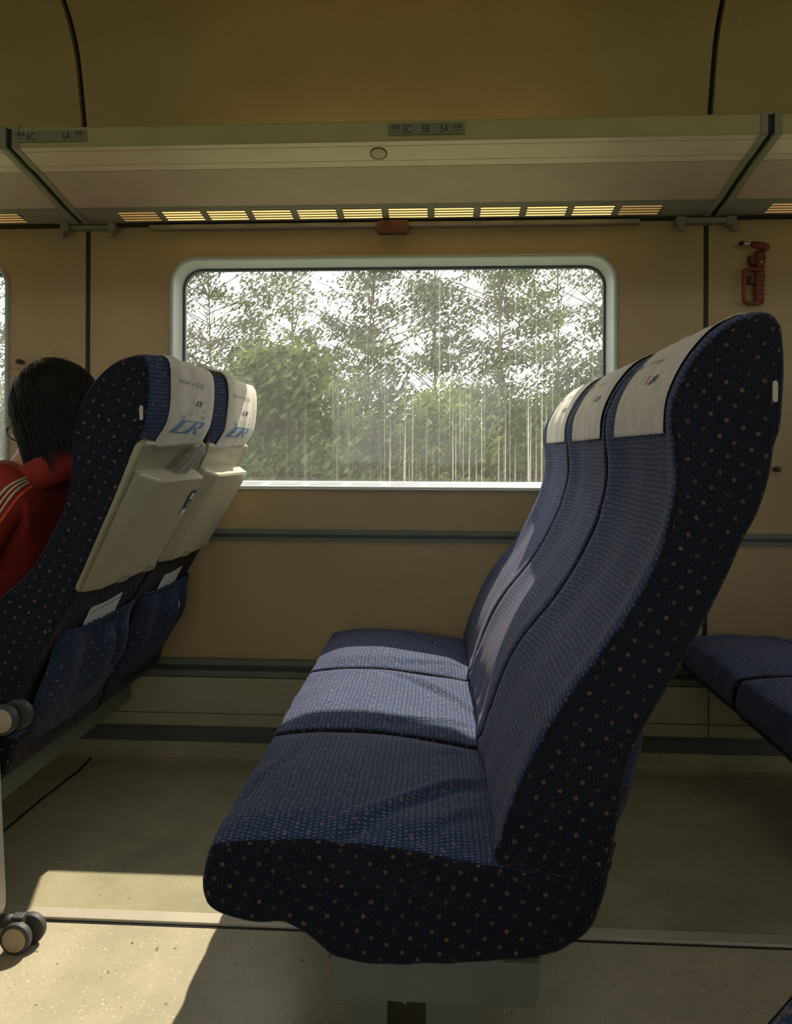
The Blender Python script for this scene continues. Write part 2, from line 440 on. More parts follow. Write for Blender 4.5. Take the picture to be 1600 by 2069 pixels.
# heater grille behind the baseboard top
g = MB()
for k in range(150): g.box(-1.1 + k * .02, -1.1 + k * .02 + .003, 2.459, 2.463, .092, .099)
go = g.build('grille', M['rail'], wallo, base=(0, 2.46, .09)); go['kind'] = 'stuff'

# ceiling cove and ceiling
cove = [(2.500, 1.79), (2.498, 1.95), (2.475, 2.03), (2.455, 2.12), (2.42, 2.26), (2.375, 2.34), (2.31, 2.40), (2.20, 2.46), (2.0, 2.51), (1.6, 2.56), (1.0, 2.60), (.4, 2.615), (-.2, 2.60), (YN, 2.5)]
cv = [(p.x, p.y) for p in spline([Vector((a, b)) for a, b in cove], step=.05)]
ceil = bpy.data.objects.new('ceiling', None); C.objects.link(ceil); ceil['kind'] = 'structure'; ORG['ceiling'] = Vector((0, 0, 0))
for i in range(5):
    m = MB(); x0, x1 = SEAMS[i] + .009, SEAMS[i + 1] - .009
    if i == 0: x0 = XL
    if i == 4: x1 = XR
    m.rings([[Vector((x0, a, b)) for a, b in cv], [Vector((x1, a, b)) for a, b in cv]], closed=False, smooth=True)
    m.rings([[Vector((x0, a, b)) for a, b in cv], [Vector((x0, a + .02, b + .02)) for a, b in cv]], closed=False)
    m.rings([[Vector((x1, a, b)) for a, b in cv], [Vector((x1, a + .02, b + .02)) for a, b in cv]], closed=False)
    m.build('ceiling_panel', M['upper'], ceil, base=((x0 + x1) / 2, 1.5, 2.4), recalc=False)
m = MB(); m.rings([[Vector((XL, a + .015, b + .02)) for a, b in cv], [Vector((XR, a + .015, b + .02)) for a, b in cv]], closed=False, smooth=True)
m.build('joint_rubber', M['rubber'], ceil, recalc=False)
for nm, x in (('wall_left', XL), ('wall_right', XR)):
    m = MB(); m.box(x - .02, x + .02, YN, WY + .05, -.05, 2.65); struct(m, nm, M['wall'], base=(x, 1, 0))
# aisle-side wall behind the photographer, with an unseen row of windows added for fill daylight
holes = [(cx - .70, cx + .70) for cx in WCX]
wf = bpy.data.objects.new('wall_front', None); C.objects.link(wf); wf['kind'] = 'structure'; wf.location = (0, YN, 0); ORG['wall_front'] = Vector((0, YN, 0))
for i in range(5):
    x0, x1 = SEAMS[i], SEAMS[i + 1]; cx = WCX[i]
    if i == 0: x0 = XL
    if i == 4: x1 = XR
    hole = rrect(cx - .70, cx + .70, .90, 1.61, .07, 6); outer = [(x0, -.05), (x1, -.05), (x1, 2.65), (x0, 2.65)]
    tri = tessellate_polygon([[Vector((*p, 0)) for p in outer], [Vector((*p, 0)) for p in hole]])
    m = MB(); m.add([(p[0], YN, p[1]) for p in outer + hole], [list(t) for t in tri], None, False); m.build('wall_panel', M['heater'], wf, base=(cx, YN, 1))
    w = bpy.data.objects.new('window_%d' % (6 + i), None); C.objects.link(w); w['kind'] = 'structure'; w.location = (cx, YN, 1.25); ORG[w.name] = Vector((cx, YN, 1.25))
    L = lambda ins, y: [Vector((a, y, b)) for a, b in rrect(cx - .70 + ins, cx + .70 - ins, .90 + ins, 1.61 - ins, .07, 6)]
    m = MB(); m.rings([L(-.02, YN + .004), L(-.015, YN + .012), L(0, YN + .008), L(.01, YN - .05)], smooth=True); m.build('frame', M['alu'], w)
    m = MB(); q = L(.005, YN - .045); m.add(q, [list(range(len(q)))], None, False); m.build('pane', M['glass'], w)

# windows
def window(idx, cx):
    w = bpy.data.objects.new('window_%d' % idx, None); C.objects.link(w); w['kind'] = 'structure'; w.location = (cx, WY, 1.25); ORG[w.name] = Vector((cx, WY, 1.25))
    def lp(ins, y, r, zb=0): return [Vector((a, y, b)) for a, b in rrect(cx - FRX + ins, cx + FRX - ins, FRZ0 + ins + zb, FRZ1 - ins, r, 8)]
    m = MB(); m.rings([lp(0, 2.499, .09), lp(.002, 2.491, .088), lp(.007, 2.488, .085), lp(.012, 2.490, .08), lp(.016, 2.50, .076), lp(.027, 2.556, .066, -.010), lp(.033, 2.558, .06, -.010)], smooth=True)
    m.build('frame', M['alu'], w)
    m = MB(); m.rings([lp(.028, 2.555, .068, -.010), lp(.031, 2.552, .064, -.010), lp(.034, 2.555, .06, -.010), lp(.035, 2.57, .058, -.010)], smooth=True)
    m.build('gasket', M['gasket'], w)
    m = MB(); q = lp(.033, 2.562, .058, -.010); m.add(q, [list(range(len(q)))], None, False); m.build('pane', M['glass'], w)
    # fine white dot border printed on the glass
    m = MB()
    for row in range(3):
        L = [Vector((a, 2.5605, b)) for a, b in rrect(cx - FRX + .040 + row * .004, cx + FRX - .040 - row * .004, FRZ0 + .030 + row * .004, FRZ1 - .040 - row * .004, .055, 8)]
        per = []
        for k in range(len(L)):
            a, b = L[k], L[(k + 1) % len(L)]; n = max(1, int((b - a).length / .0042))
            per += [a.lerp(b, j / n) for j in range(n)]
        s = .0011 - row * .0002
        for p in per: m.add([p + Vector((-s, 0, -s)), p + Vector((s, 0, -s)), p + Vector((s, 0, s)), p + Vector((-s, 0, s))], [[0, 1, 2, 3]], None, False)
    o = m.build('dot_border', M['white'], w, recalc=False); o['kind'] = 'stuff'
    # sill ledge with slots
    SA, SB = Vector((2.490, FRZ0 + .008)), Vector((2.557, FRZ0 + .0285))
    m = MB(); m.extrude([(2.487, FRZ0 + .004), (2.487, FRZ0 + .006), tuple(SA), tuple(SB), (2.557, FRZ0 + .004)], lambda p, t: (t, p[0], p[1]), cx - FRX + .035, cx + FRX - .035)
    sl = m.build('sill', M['white'], w, base=(cx, 2.52, FRZ0))
    x = cx - FRX + .06; k = 0
    while x + .118 < cx + FRX - .04:
        m = MB()
        for j in range(3):
            a_, b_ = SA.lerp(SB, .20 + j * .23), SA.lerp(SB, .31 + j * .23); up_ = .0006
            m.add([(x + .006 * j, a_.x, a_.y + up_), (x + .106 + .006 * j, a_.x, a_.y + up_), (x + .106 + .006 * j, b_.x, b_.y + up_), (x + .006 * j, b_.x, b_.y + up_)], [[0, 1, 2, 3]], None, False)
        m.build('sill_slot', M['rail'], sl); x += .1325
    return w
for i, cx in enumerate(WCX): window(i + 1, cx)

# ---------------------------------------------------------------- text helper
def text_mesh(s, size, narrow=1.0):
    cu = bpy.data.curves.new('t', 'FONT'); cu.body = s; cu.size = size; cu.resolution_u = 2; cu.align_x = 'LEFT'
    o = bpy.data.objects.new('t', cu); C.objects.link(o); dg = bpy.context.evaluated_depsgraph_get(); dg.update()
    me = bpy.data.meshes.new_from_object(o.evaluated_get(dg)); bpy.data.objects.remove(o); bpy.data.curves.remove(cu)
    bm = bmesh.new(); bm.from_mesh(me); bpy.data.meshes.remove(me); bmesh.ops.triangulate(bm, faces=bm.faces)
    bm.verts.index_update()
    vs = [(v.co.x * narrow, v.co.y) for v in bm.verts]; fs = [[v.index for v in f.verts] for f in bm.faces]; bm.free()
    return vs, fs
def width(vs): return max(v[0] for v in vs) - min(v[0] for v in vs) if vs else 0

# ---------------------------------------------------------------- luggage racks
RP = {'A': (2.040, 1.820), 'B': (2.062, 1.817), 'C': (2.129, 1.803), 'D': (2.165, 1.800), 'E': (2.359, 1.757), 'F': (2.470, 1.741)}
def rack(x0, x1, label, full, kind):
    cx = (x0 + x1) / 2
    r = thing('luggage_rack', label, 'luggage rack', (cx, 2.25, 1.74), 'luggage racks above the windows')
    xa, xb = x0 + .018, x1 - .018
    def seg(a, b, th=.01, g=.0012):
        d = Vector((b[0] - a[0], b[1] - a[1])).normalized(); n = Vector((-d.y, d.x))
        a = Vector(a) + d * g; b = Vector(b) - d * g
        return [tuple(a), tuple(b), tuple(b + n * th), tuple(a + n * th)]
    ex = lambda p, t: (t, p[0], p[1])
    m = MB(); lip = [(2.0385, 1.826), (2.040, 1.8215), (2.044, 1.820), (2.060, 1.820), (2.060, 1.866), (2.10, 1.866), (2.10, 1.876), (2.044, 1.876), (2.0395, 1.873), (2.038, 1.868)]
    m.extrude(lip, ex, xa, xb); m.build('front_lip', M['lip'], r)
    m = MB(); m.box(xa, xb, 2.06, 2.47, 1.845, 1.855); m.build('shelf', M['under'], r)
    m = MB(); m.extrude(seg(RP['A'], RP['B']), ex, xa, xb); m.extrude(seg(RP['C'], RP['D']), ex, xa, xb); m.build('edge_strip', M['strip'], r)
    m = MB(); m.extrude(seg(RP['B'], RP['C']), ex, xa, xb); st = m.build('strip_cover', M['strip'], r)
    m = MB(); m.extrude(seg(RP['D'], RP['E']), ex, xa, xb); m.build('underside_panel', M['under'], r)
    E2 = (RP['E'][0] + .012, RP['E'][1] - .0018)
    m = MB(); m.extrude(seg(RP['E'], E2), ex, xa, xb); m.extrude(seg(E2, RP['F']), ex, xa, xb)
    m.build('vent_panel', M['endcap'], r)
    m = MB(); m.extrude([(2.035, 1.80), (2.05, 1.80), (2.47, 1.725), (2.47, 1.76), (2.06, 1.83)], ex, 0, 0.0001)
    # end caps follow the underside profile
    pr = [(2.036, 1.879), (2.0355, 1.822), (2.0385, 1.8175), (2.062, 1.8145), (2.129, 1.8005), (2.166, 1.797), (2.26, 1.777), (2.359, 1.754), (2.470, 1.738), (2.470, 1.78), (2.3, 1.80), (2.16, 1.85), (2.09, 1.879)]
    for a, b in ((x0, xa), (xb, x1)):
        m = MB(); m.extrude(pr, ex, a, b); m.build('end_cap', M['endcap'], r)
    # vent louvres: lamp light showing through four slots per group
    Ln = (Vector(RP['F']) - Vector(E2)); Ll = Ln.length; d = Ln / Ll; nn = Vector((d.y, -d.x))
    gx = at(250, 434, 2.44).x - 0.0; pitch = (at(1253, 420, 2.43).x - at(250, 434, 2.43).x) / 11
    start = gx - (-0.158) + cx
    for k in range(12):
        a = start + k * pitch; b = a + pitch * .86
        if b > x1 - .05: continue
        m = MB(); f = MB()
        edge = k in (0, 11)
        for j in range(4):
            v0 = .018 + j * .0172; v1 = v0 + .0105
            P = [Vector(E2) + d * v + nn * .0012 for v in (v0, v1)]
            q = rrect(a, b, v0, v1, .004, 3)
            pts = [Vector((px, *(Vector(E2) + d * pv + nn * .0012))) for px, pv in q]
            m.add(pts, [list(range(len(pts)))], None, False)
            fr0 = [Vector((px, *(Vector(E2) + d * pv + nn * .0020))) for px, pv in q]
            fr1 = [Vector((px, *(Vector(E2) + d * pv + nn * .0022))) for px, pv in rrect(a - .0016, b + .0016, v0 - .0016, v1 + .0016, .005, 3)]
            fr2 = [Vector((p.x, *(Vector((p.y, p.z)) - nn * .003))) for p in fr1]
            f.rings([fr0, fr1, fr2])
        v = f.build('vent_louvre', M['endcap'], r); m.build('lamp_slot', M['lampdim'] if edge else M['lamp'], v)
    return r, st
GAP = .018
rx0, rx1 = -1.175, .859
rk, stp = rack(rx0 + GAP / 2, rx1 - GAP / 2, 'middle luggage rack over the large window, between the two dark joints', True, 0)
rack(rx0 - 2.034 + GAP / 2, rx0 - GAP / 2, 'luggage rack at the left edge beyond the left dark joint', False, 1)
rack(rx1 + GAP / 2, rx1 + 2.034 - GAP / 2, 'luggage rack at the right edge beyond the right dark joint', False, 1)
for k, x in enumerate((rx0, rx1)):
    m = MB(); pr = [(2.045, 1.875), (2.045, 1.826), (2.066, 1.824), (2.166, 1.806), (2.359, 1.763), (2.472, 1.747), (2.472, 1.80), (2.1, 1.875)]
    m.extrude(pr, lambda p, t: (t, p[0], p[1]), x - GAP / 2 - .0005, x + GAP / 2 + .0005)
    struct(m, 'trim_%d' % (10 + k), M['rubber'], base=(x, 2.3, 1.75))
# solid black strip standing in for the shadow gap, and slim rail under the rack
m = MB(); m.box(XL, XR, 2.466, WY, 1.736, 1.7385); struct(m, 'trim_12', M['rubber'], base=(0, 2.48, 1.737))
m = MB(); a, b = at(303, 451, 2.47).x, at(1293, 440, 2.47).x
m.box(a, b, 2.462, WY, 1.7205, 1.7335, .003); tag(m.build('blind_rail', M['endcap'], base=(-.15, 2.48, 1.72)), 'slim grey rail above the large window, under the rack', 'rail')
# speaker grille on the strip cover
pc = at(765.5, 317, 2.105); sp = thing('speaker_grille', 'round beige speaker grille in the strip under the rack front', 'speaker', (pc.x, 2.10, 1.809))
B_, C_ = Vector(RP['B']), Vector(RP['C']); d = (C_ - B_).normalized(); nn = Vector((d.y, -d.x)); mid = (B_ + C_) / 2
def onstrip(x, v, n): q = mid + d * v + nn * n; return Vector((pc.x + x, q.x, q.y))
m = MB(); R = .0235
L = lambda r, n: [onstrip(r * math.cos(2 * PI * k / 32), r * math.sin(2 * PI * k / 32) * 1.15, n) for k in range(32)]
m.rings([L(R, 0), L(R, .0018), L(R - .002, .0018), L(R - .0025, .0006)], smooth=False); m.build('rim', M['rubber'], sp)
m = MB(); q = L(R - .0022, .0008); m.add(q, [list(range(32))], None, False); m.build('mesh_back', M['rubber'], sp)
for k in range(13):
    x = -R + .0035 + k * (2 * R - .007) / 12; h = math.sqrt(max(0, (R - .003) ** 2 - x * x)) * 1.15
    m = MB(); m.rings([[onstrip(x - .0011, -h, .0009), onstrip(x + .0011, -h, .0009), onstrip(x + .0011, -h, .0016), onstrip(x - .0011, -h, .0016)],
                       [onstrip(x - .0011, h, .0009), onstrip(x + .0011, h, .0009), onstrip(x + .0011, h, .0016), onstrip(x - .0011, h, .0016)]], cap0=True, cap1=True)
    m.build('grille_bar', M['strip'], sp)
# seat number signs on the lip
def sign(px0, py0, px1, py1, label, items):
    p0, p1 = at(px0, py0, 2.037), at(px1, py1, 2.037); zt = 1.866; zb = 1.838
    x0, x1 = p0.x, p1.x
    s = thing('seat_number_sign', label, 'sign', ((x0 + x1) / 2, 2.037, 1.852), 'seat number signs on the rack lip')
    zc = 1.8505; h = .0155
    q = rrect(x0, x1, zc - h, zc + h, .003, 3); m = MB(); m.extrude(q, lambda p, t: (p[0], t, p[1]), 2.0365, 2.0350); m.build('plate', M['sign'], s)
    for txt, fx, size, dz, nar in items:
        vs, fs = text_mesh(txt, size, nar)
        xx = x0 + fx * (x1 - x0)
        m = MB(); m.add([(xx + a, 2.0345, zc + dz + b) for a, b in vs], fs, None, False); m.build('lettering', M['ink'], s, recalc=False)
SZ = .031
sign(784, 268, 939, 268, 'seat number sign reading 5C 5B 5A, above the large window',
     [('通道', .04, .0125, .0005, .95), ('Aisle', .065, .0062, -.0085, 1), ('5C', .19, SZ, -.0112, .62), ('5B', .44, SZ, -.0112, .62), ('5A', .68, SZ, -.0112, .62), ('车窗', .85, .0125, .0005, .95), ('Window', .855, .0062, -.0085, 1)])
sign(28, 281, 175, 281, 'seat number sign reading 6C and 6A, at the left end of the rack',
     [('通道', .04, .0125, .0005, .95), ('Aisle', .065, .0062, -.0085, 1), ('6C', .18, SZ, -.0112, .62), ('6A', .67, SZ, -.0112, .62), ('车窗', .84, .0125, .0005, .95), ('Window', .85, .0062, -.0085, 1)])

# unseen warm lamps added on top of the racks to brighten the carriage
for k, x in enumerate((-2.2, -.16, 1.88)):
    t = thing('added_cove_lamp', 'added warm fill lamp lying on top of the %s rack' % ('left', 'middle', 'right')[k], 'lamp', (x, 2.34, 1.86), 'added fill lamps on top of the racks')
    m = MB(); m.box(x - .6, x + .6, 2.32, 2.36, 1.856, 1.868, .002); m.build('housing', M['endcap'], t)
    m = MB(); m.box(x - .58, x + .58, 2.324, 2.356, 1.868, 1.878, .003); m.build('tube', M['cove'], t)

# long ceiling lamps above the frame, added as unseen ambient fill
for k, x in enumerate((-2.3, -.1, 2.1)):
    t = thing('added_ceiling_lamp', 'added long fill lamp over the %s of the aisle' % ('left end', 'middle', 'right end')[k], 'lamp', (x, .92, 2.58), 'added fill lamps over the aisle')
    m = MB(); m.box(x - 1.0, x + 1.0, .78, 1.07, 2.582, 2.602, .003); m.build('housing', M['endcap'], t)
    m = MB(); m.box(x - .98, x + .98, .80, 1.05, 2.570, 2.583, .004); m.build('diffuser', M['added_ceil_lamp'], t)

# coat hooks, sensor box, knobs, hammer
def hooks(xa, xb, z, label):
    t = thing('coat_hook_bracket', label, 'coat hook', ((xa + xb) / 2, WY, z), 'coat hook brackets over the wall joints')
    m = MB(); m.box(xa + .008, xb - .008, 2.468, WY, z + .018, z + .038, .002); m.box(xa, xa + .03, 2.462, WY, z + .012, z + .038, .003); m.box(xb - .03, xb, 2.462, WY, z + .012, z + .038, .003)
    m.build('bracket', M['endcap'], t)
    for x in (xa + .012, xb - .012):
        m = MB(); m.extrude([(2.476, z + .03), (2.476, z - .004), (2.464, z - .013), (2.446, z - .013), (2.440, z - .008), (2.440, z + .002), (2.447, z + .003), (2.452, z - .004), (2.460, z - .004), (2.464, z + .001), (2.464, z + .03)],
                            lambda p, u: (u, p[0], p[1]), x - .009, x + .009)
        m.build('hook', M['endcap'], t)
zH = at(177, 470, 2.47).z
hooks(at(120, 470, 2.46).x, at(232, 470, 2.46).x, zH - .006, 'grey bracket with two coat hooks at the left wall joint')
zH = at(1430, 458, 2.47).z
hooks(at(1368, 460, 2.46).x, at(1490, 460, 2.46).x, zH - .006, 'grey bracket with two coat hooks at the right wall joint')
a, b = at(761, 458, 2.46), at(826, 458, 2.46)
m = MB(); m.extrude(rrect(a.x, b.x, a.z - .016, a.z + .020, .012, 4), lambda p, t: (p[0], t, p[1]), 2.455, 2.50)
tag(m.build('sensor_box', M['brown'], base=((a.x + b.x) / 2, 2.48, a.z)), 'small brown plastic box above the top middle of the window', 'box')
def knob(px, py, mat, label, r=.009):
    p = at(px, py, 2.48); m = MB(); m.cyl((p.x, WY, p.z), (p.x, 2.485, p.z), r * .6, 14); m.cyl((p.x, 2.487, p.z), (p.x, 2.465, p.z), r, 18, bev=.003)
    tag(m.build('wall_knob', mat, base=(p.x, WY, p.z)), label, 'knob', 'blind knobs on the wall')
knob(40, 731, M['knobdark'], 'dark brown wall knob above the passenger, beside the left window')
knob(41, 941, M['knobpale'], 'pale cream wall knob under the glasses of the passenger')
knob(1570, 948, M['knobdark'], 'dark wall knob behind the nearest seat back, at the right')
# emergency hammer
hp = lambda px, py, y: at(px, py, y)
H = thing('emergency_hammer', 'red emergency hammer in its holder on the right wall', 'hammer', hp(1535, 550, WY))
m = MB()
def slab(poly, y0, y1, mm): mm.extrude([(at(a, b, 2.46).x, at(a, b, 2.46).z) for a, b in poly], lambda p, t: (p[0], t, p[1]), y0, y1)
m.tube([hp(1518, 493, 2.452), hp(1530, 495, 2.452), hp(1542, 498, 2.452), hp(1550, 501, 2.452), hp(1554, 503, 2.452)], [.0085, .0115, .0125, .012, .006], 14)
m.build('head', M['red'], H)
m = MB(); m.cyl(hp(1519, 494, 2.452), hp(1500, 491, 2.452), .0055, 14); m.build('steel_shank', M['chrome'], H)
m = MB(); m.tube([hp(1501, 491.5, 2.452), hp(1496, 491, 2.452), hp(1491.5, 490.5, 2.452)], [.0075, .0075, .001], 14); m.build('striking_tip', M['rubber'], H)
m = MB(); slab([(1530, 505), (1545, 505), (1544, 612), (1528, 612)], 2.462, 2.485, m); m.build('handle', M['red'], H)
for k in range(11):
    y = 510 + k * 9.2; m = MB(); slab([(1530, y), (1545, y), (1545, y + 2), (1530, y + 2)], 2.456, 2.463, m); m.build('grip_rib', M['red'], H)
m = MB(); m.tube([hp(1535, 546, 2.458), hp(1512, 543, 2.458), hp(1504, 547, 2.458), hp(1503, 560, 2.458), hp(1503, 600, 2.458), hp(1504, 609, 2.458), hp(1511, 613, 2.458), hp(1532, 613, 2.458), hp(1541, 611, 2.458)], .0065, 10)
m.build('hand_guard', M['red'], H)
m = MB(); slab([(1520, 514), (1530, 511), (1530, 532), (1524, 533), (1520, 528)], 2.470, 2.50, m); slab([(1519, 554), (1529, 552), (1529, 571), (1519, 571)], 2.470, 2.50, m)
slab([(1545, 512), (1550, 514), (1549, 528), (1545, 529)], 2.470, 2.50, m); slab([(1545, 552), (1549, 552), (1548, 569), (1545, 569)], 2.470, 2.50, m)
m.build('holder_clip', M['brown'], H)
m = MB(); c = hp(1538, 530, 2.455); m.cyl(c, c - Vector((0, .003, 0)), .004, 12); m.build('rivet', M['chrome'], H)

# ---------------------------------------------------------------- seats
Y0, SW, SP = 1.09, .432, .445
back_px = [(1003, 1740), (1012, 1680), (1040, 1590), (1080, 1500), (1135, 1410), (1205, 1320), (1270, 1225), (1320, 1130), (1348, 1050), (1360, 980), (1358, 910), (1354, 850), (1362, 795), (1385, 740), (1418, 695), (1465, 652), (1510, 630), (1548, 624),
           (1573, 645), (1582, 700), (1583, 770), (1577, 860), (1564, 900), (1552, 965), (1530, 1035), (1498, 1095), (1460, 1180), (1400, 1300), (1360, 1370), (1310, 1450), (1280, 1510), (1262, 1570), (1250, 1640), (1237, 1710), (1224, 1765), (1110, 1768)]
cush_px = [(424, 1712), (450, 1699), (560, 1692), (680, 1694), (800, 1710), (900, 1727), (1000, 1745), (1100, 1762), (1160, 1766), (1224, 1766), (1214, 1825), (1192, 1875), (1150, 1910), (1090, 1932), (1000, 1940), (900, 1946), (799, 1949), (744, 1947), (680, 1932), (643, 1905), (610, 1880), (572, 1861), (526, 1863), (463, 1853), (425, 1830), (411, 1800), (409, 1760)]
lback_px = [(-125, 1490), (-120, 1440), (-100, 1370), (-60, 1285), (0, 1205), (60, 1150), (110, 1070), (136, 1000), (146, 950), (147, 900), (152, 850), (170, 800), (200, 757), (232, 729), (262, 716), (286, 713),
            (300, 726), (304, 770), (300, 825), (287, 878), (264, 940), (238, 1005), (202, 1090), (150, 1203), (120, 1255), (90, 1305), (46, 1385), (20, 1460), (5, 1515), (-60, 1512)]
def loop_of(px, Y, corner=()):
    P = [Vector(p) for p in xz(px, Y)]
    return [(p.x, p.y) for p in spline(P, closed=True, step=.010)]
main_back = loop_of(back_px, Y0 + .008); main_cush = loop_of(cush_px, Y0 + .008); left_back = loop_of(lback_px, 1.543)

def orient(loop):
    A = sum(loop[i][0] * loop[(i + 1) % len(loop)][1] - loop[(i + 1) % len(loop)][0] * loop[i][1] for i in range(len(loop)))
    return loop if A < 0 else loop[::-1]       # clockwise in (x,z): outward normal = (-dz, dx)
main_back, main_cush, left_back = orient(main_back), orient(main_cush), orient(left_back)
def normals(loop):
    n = len(loop); out = []
    for i in range(n):
        d = Vector((loop[(i + 2) % n][0] - loop[i - 2][0], loop[(i + 2) % n][1] - loop[i - 2][1])).normalized()
        out.append(Vector((-d.y, d.x)))
    return out
def arcs(loop):
    s = [0.0]
    for i in range(1, len(loop)): s.append(s[-1] + (Vector(loop[i]) - Vector(loop[i - 1])).length)
    return s
def loft(loop, y0, w, disp, ny=22, rad=.008, puff=.004):
    """closed profile swept across the seat width; rounded rims; disp(x, z, t, nrm) -> Vector offset"""
    nr = normals(loop); S = arcs(loop); n = len(loop)
    ST = [(0.0, rad), (.0015, rad * .62), (.005, rad * .24), (rad, 0.0)]
    ts = [(a, b) for a, b in ST] + [(rad + (w - 2 * rad) * k / ny, 0.0) for k in range(1, ny)] + [(w - a, b) for a, b in ST[::-1]]
    m = MB(); rings = []
    for (y, ins) in ts:
        ring = []
        for i, (x, z) in enumerate(loop):
            q = Vector((x, z)) - nr[i] * ins
            o = disp(x, z, y / w, nr[i], S[i])
            ring.append(Vector((q.x + o.x, y0 + y + o.y, q.y + o.z)))
        rings.append(ring)
    vs = [q for r in rings for q in r]; fs = []; uv = []
    for j in range(len(rings) - 1):
        for i in range(n):
            k = (i + 1) % n; s0 = S[i]; s1 = S[k] if k else S[i] + .01
            fs.append([j * n + i, j * n + k, (j + 1) * n + k, (j + 1) * n + i])
            a, b = ts[j][0] - ts[j][1], ts[j + 1][0] - ts[j + 1][1]
            uv.append([(a, s0), (a, s1), (b, s1), (b, s0)])
    m.add(vs, fs, uv, True)
    for q in range(len(fs)):
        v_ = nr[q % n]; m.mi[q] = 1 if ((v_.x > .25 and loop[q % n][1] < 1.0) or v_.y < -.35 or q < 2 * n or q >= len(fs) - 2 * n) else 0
    for r, sgn in ((rings[0], -1), (rings[-1], 1)):
        tri = tessellate_polygon([[Vector((p.x, p.z, 0)) for p in r]])
        m.add(r, [list(t) for t in tri], [[(r[i].x * .94 + r[i].z * .34, r[i].z * .94 - r[i].x * .34) for i in t] for t in tri], False, 1)
    return m, rings
def disp_back(seed, crown_back):
    def f(x, z, t, n, s):
        o = Vector((0, 0, 0)); e = 4 * t * (1 - t)
        if n.x < -.3:  # front: shallow hollow between the side bolsters
            low = sstep(.5, .75, z) * (1 - sstep(1.1, 1.2, z))
            o.x += .016 * sstep(.10, .75, e) * low + .006 * sstep(.1, .8, e) * (1 - low)
            o.x += .0035 * noise.noise(Vector((z * 9, t * 5, seed)))
            lo = 1 - sstep(.42, .56, z); o.x += .006 * lo * math.sin(t * 16 + z * 30) * noise.noise(Vector((t * 6, z * 12, seed + 3)))
        if n.x > .3:
            up = sstep(.98, 1.06, z); o.x += crown_back * up * sstep(0, .7, e) ; o.x += .002 * noise.noise(Vector((z * 9, t * 5, seed)))
        if n.y > .3: o.z += -.006 * (1 - sstep(0, .3, e)); o.x += crown_back * .5 * sstep(0, .7, e) * sstep(-.2, .3, n.x) * (n.x <= .3)
        return o
    return f
def disp_cush(seed, folds):
    def f(x, z, t, n, s):
        o = Vector((0, 0, 0)); e = 4 * t * (1 - t)
        if n.y > .2 and z > .36:
            o.z += .015 * sstep(0, .6, e) * sstep(-.36, -.25, x) * (1 - sstep(.02, .10, x))
            o.z += .003 * noise.noise(Vector((x * 9, t * 5, seed)))
            for (ax, at_, bx, bt, wd, h) in folds:
                p = Vector((x, t * SW)); a = Vector((ax, at_ * SW)); b = Vector((bx, bt * SW)); ab = b - a
                k = min(1, max(0, (p - a).dot(ab) / ab.length_squared)); q = a + ab * k; dd = (p - q)
                side = ab.x * dd.y - ab.y * dd.x
                g = math.exp(-(dd.length / wd) ** 2) * math.sin(PI * min(1, k * .9 + .1))
                o.z += h * g
                g2 = math.exp(-((dd.length - wd * 1.5) / wd) ** 2) * (1 if side > 0 else 0)
                o.z -= h * .6 * g2
        if n.x < -.4:
            o.x += .004 * noise.noise(Vector((z * 14, t * 9, seed))) - .006 * sstep(.0, .5, e) * 0
        if n.y < -.5 and z < .36: o.z += .004 * noise.noise(Vector((x * 22, t * 6, seed)))
        return o
    return f
def slotpart(root, x, z, y, mat=None):
    """small beige release button let into the seat side"""
    m = MB(); m.extrude(rrect(x - .0035, x + .0035, z - .015, z + .015, .0034, 4), lambda p, t: (p[0], t, p[1]), y - .0025, y + .01)
    return m.build('release_button', M['beige'], root, base=(x, y, z))

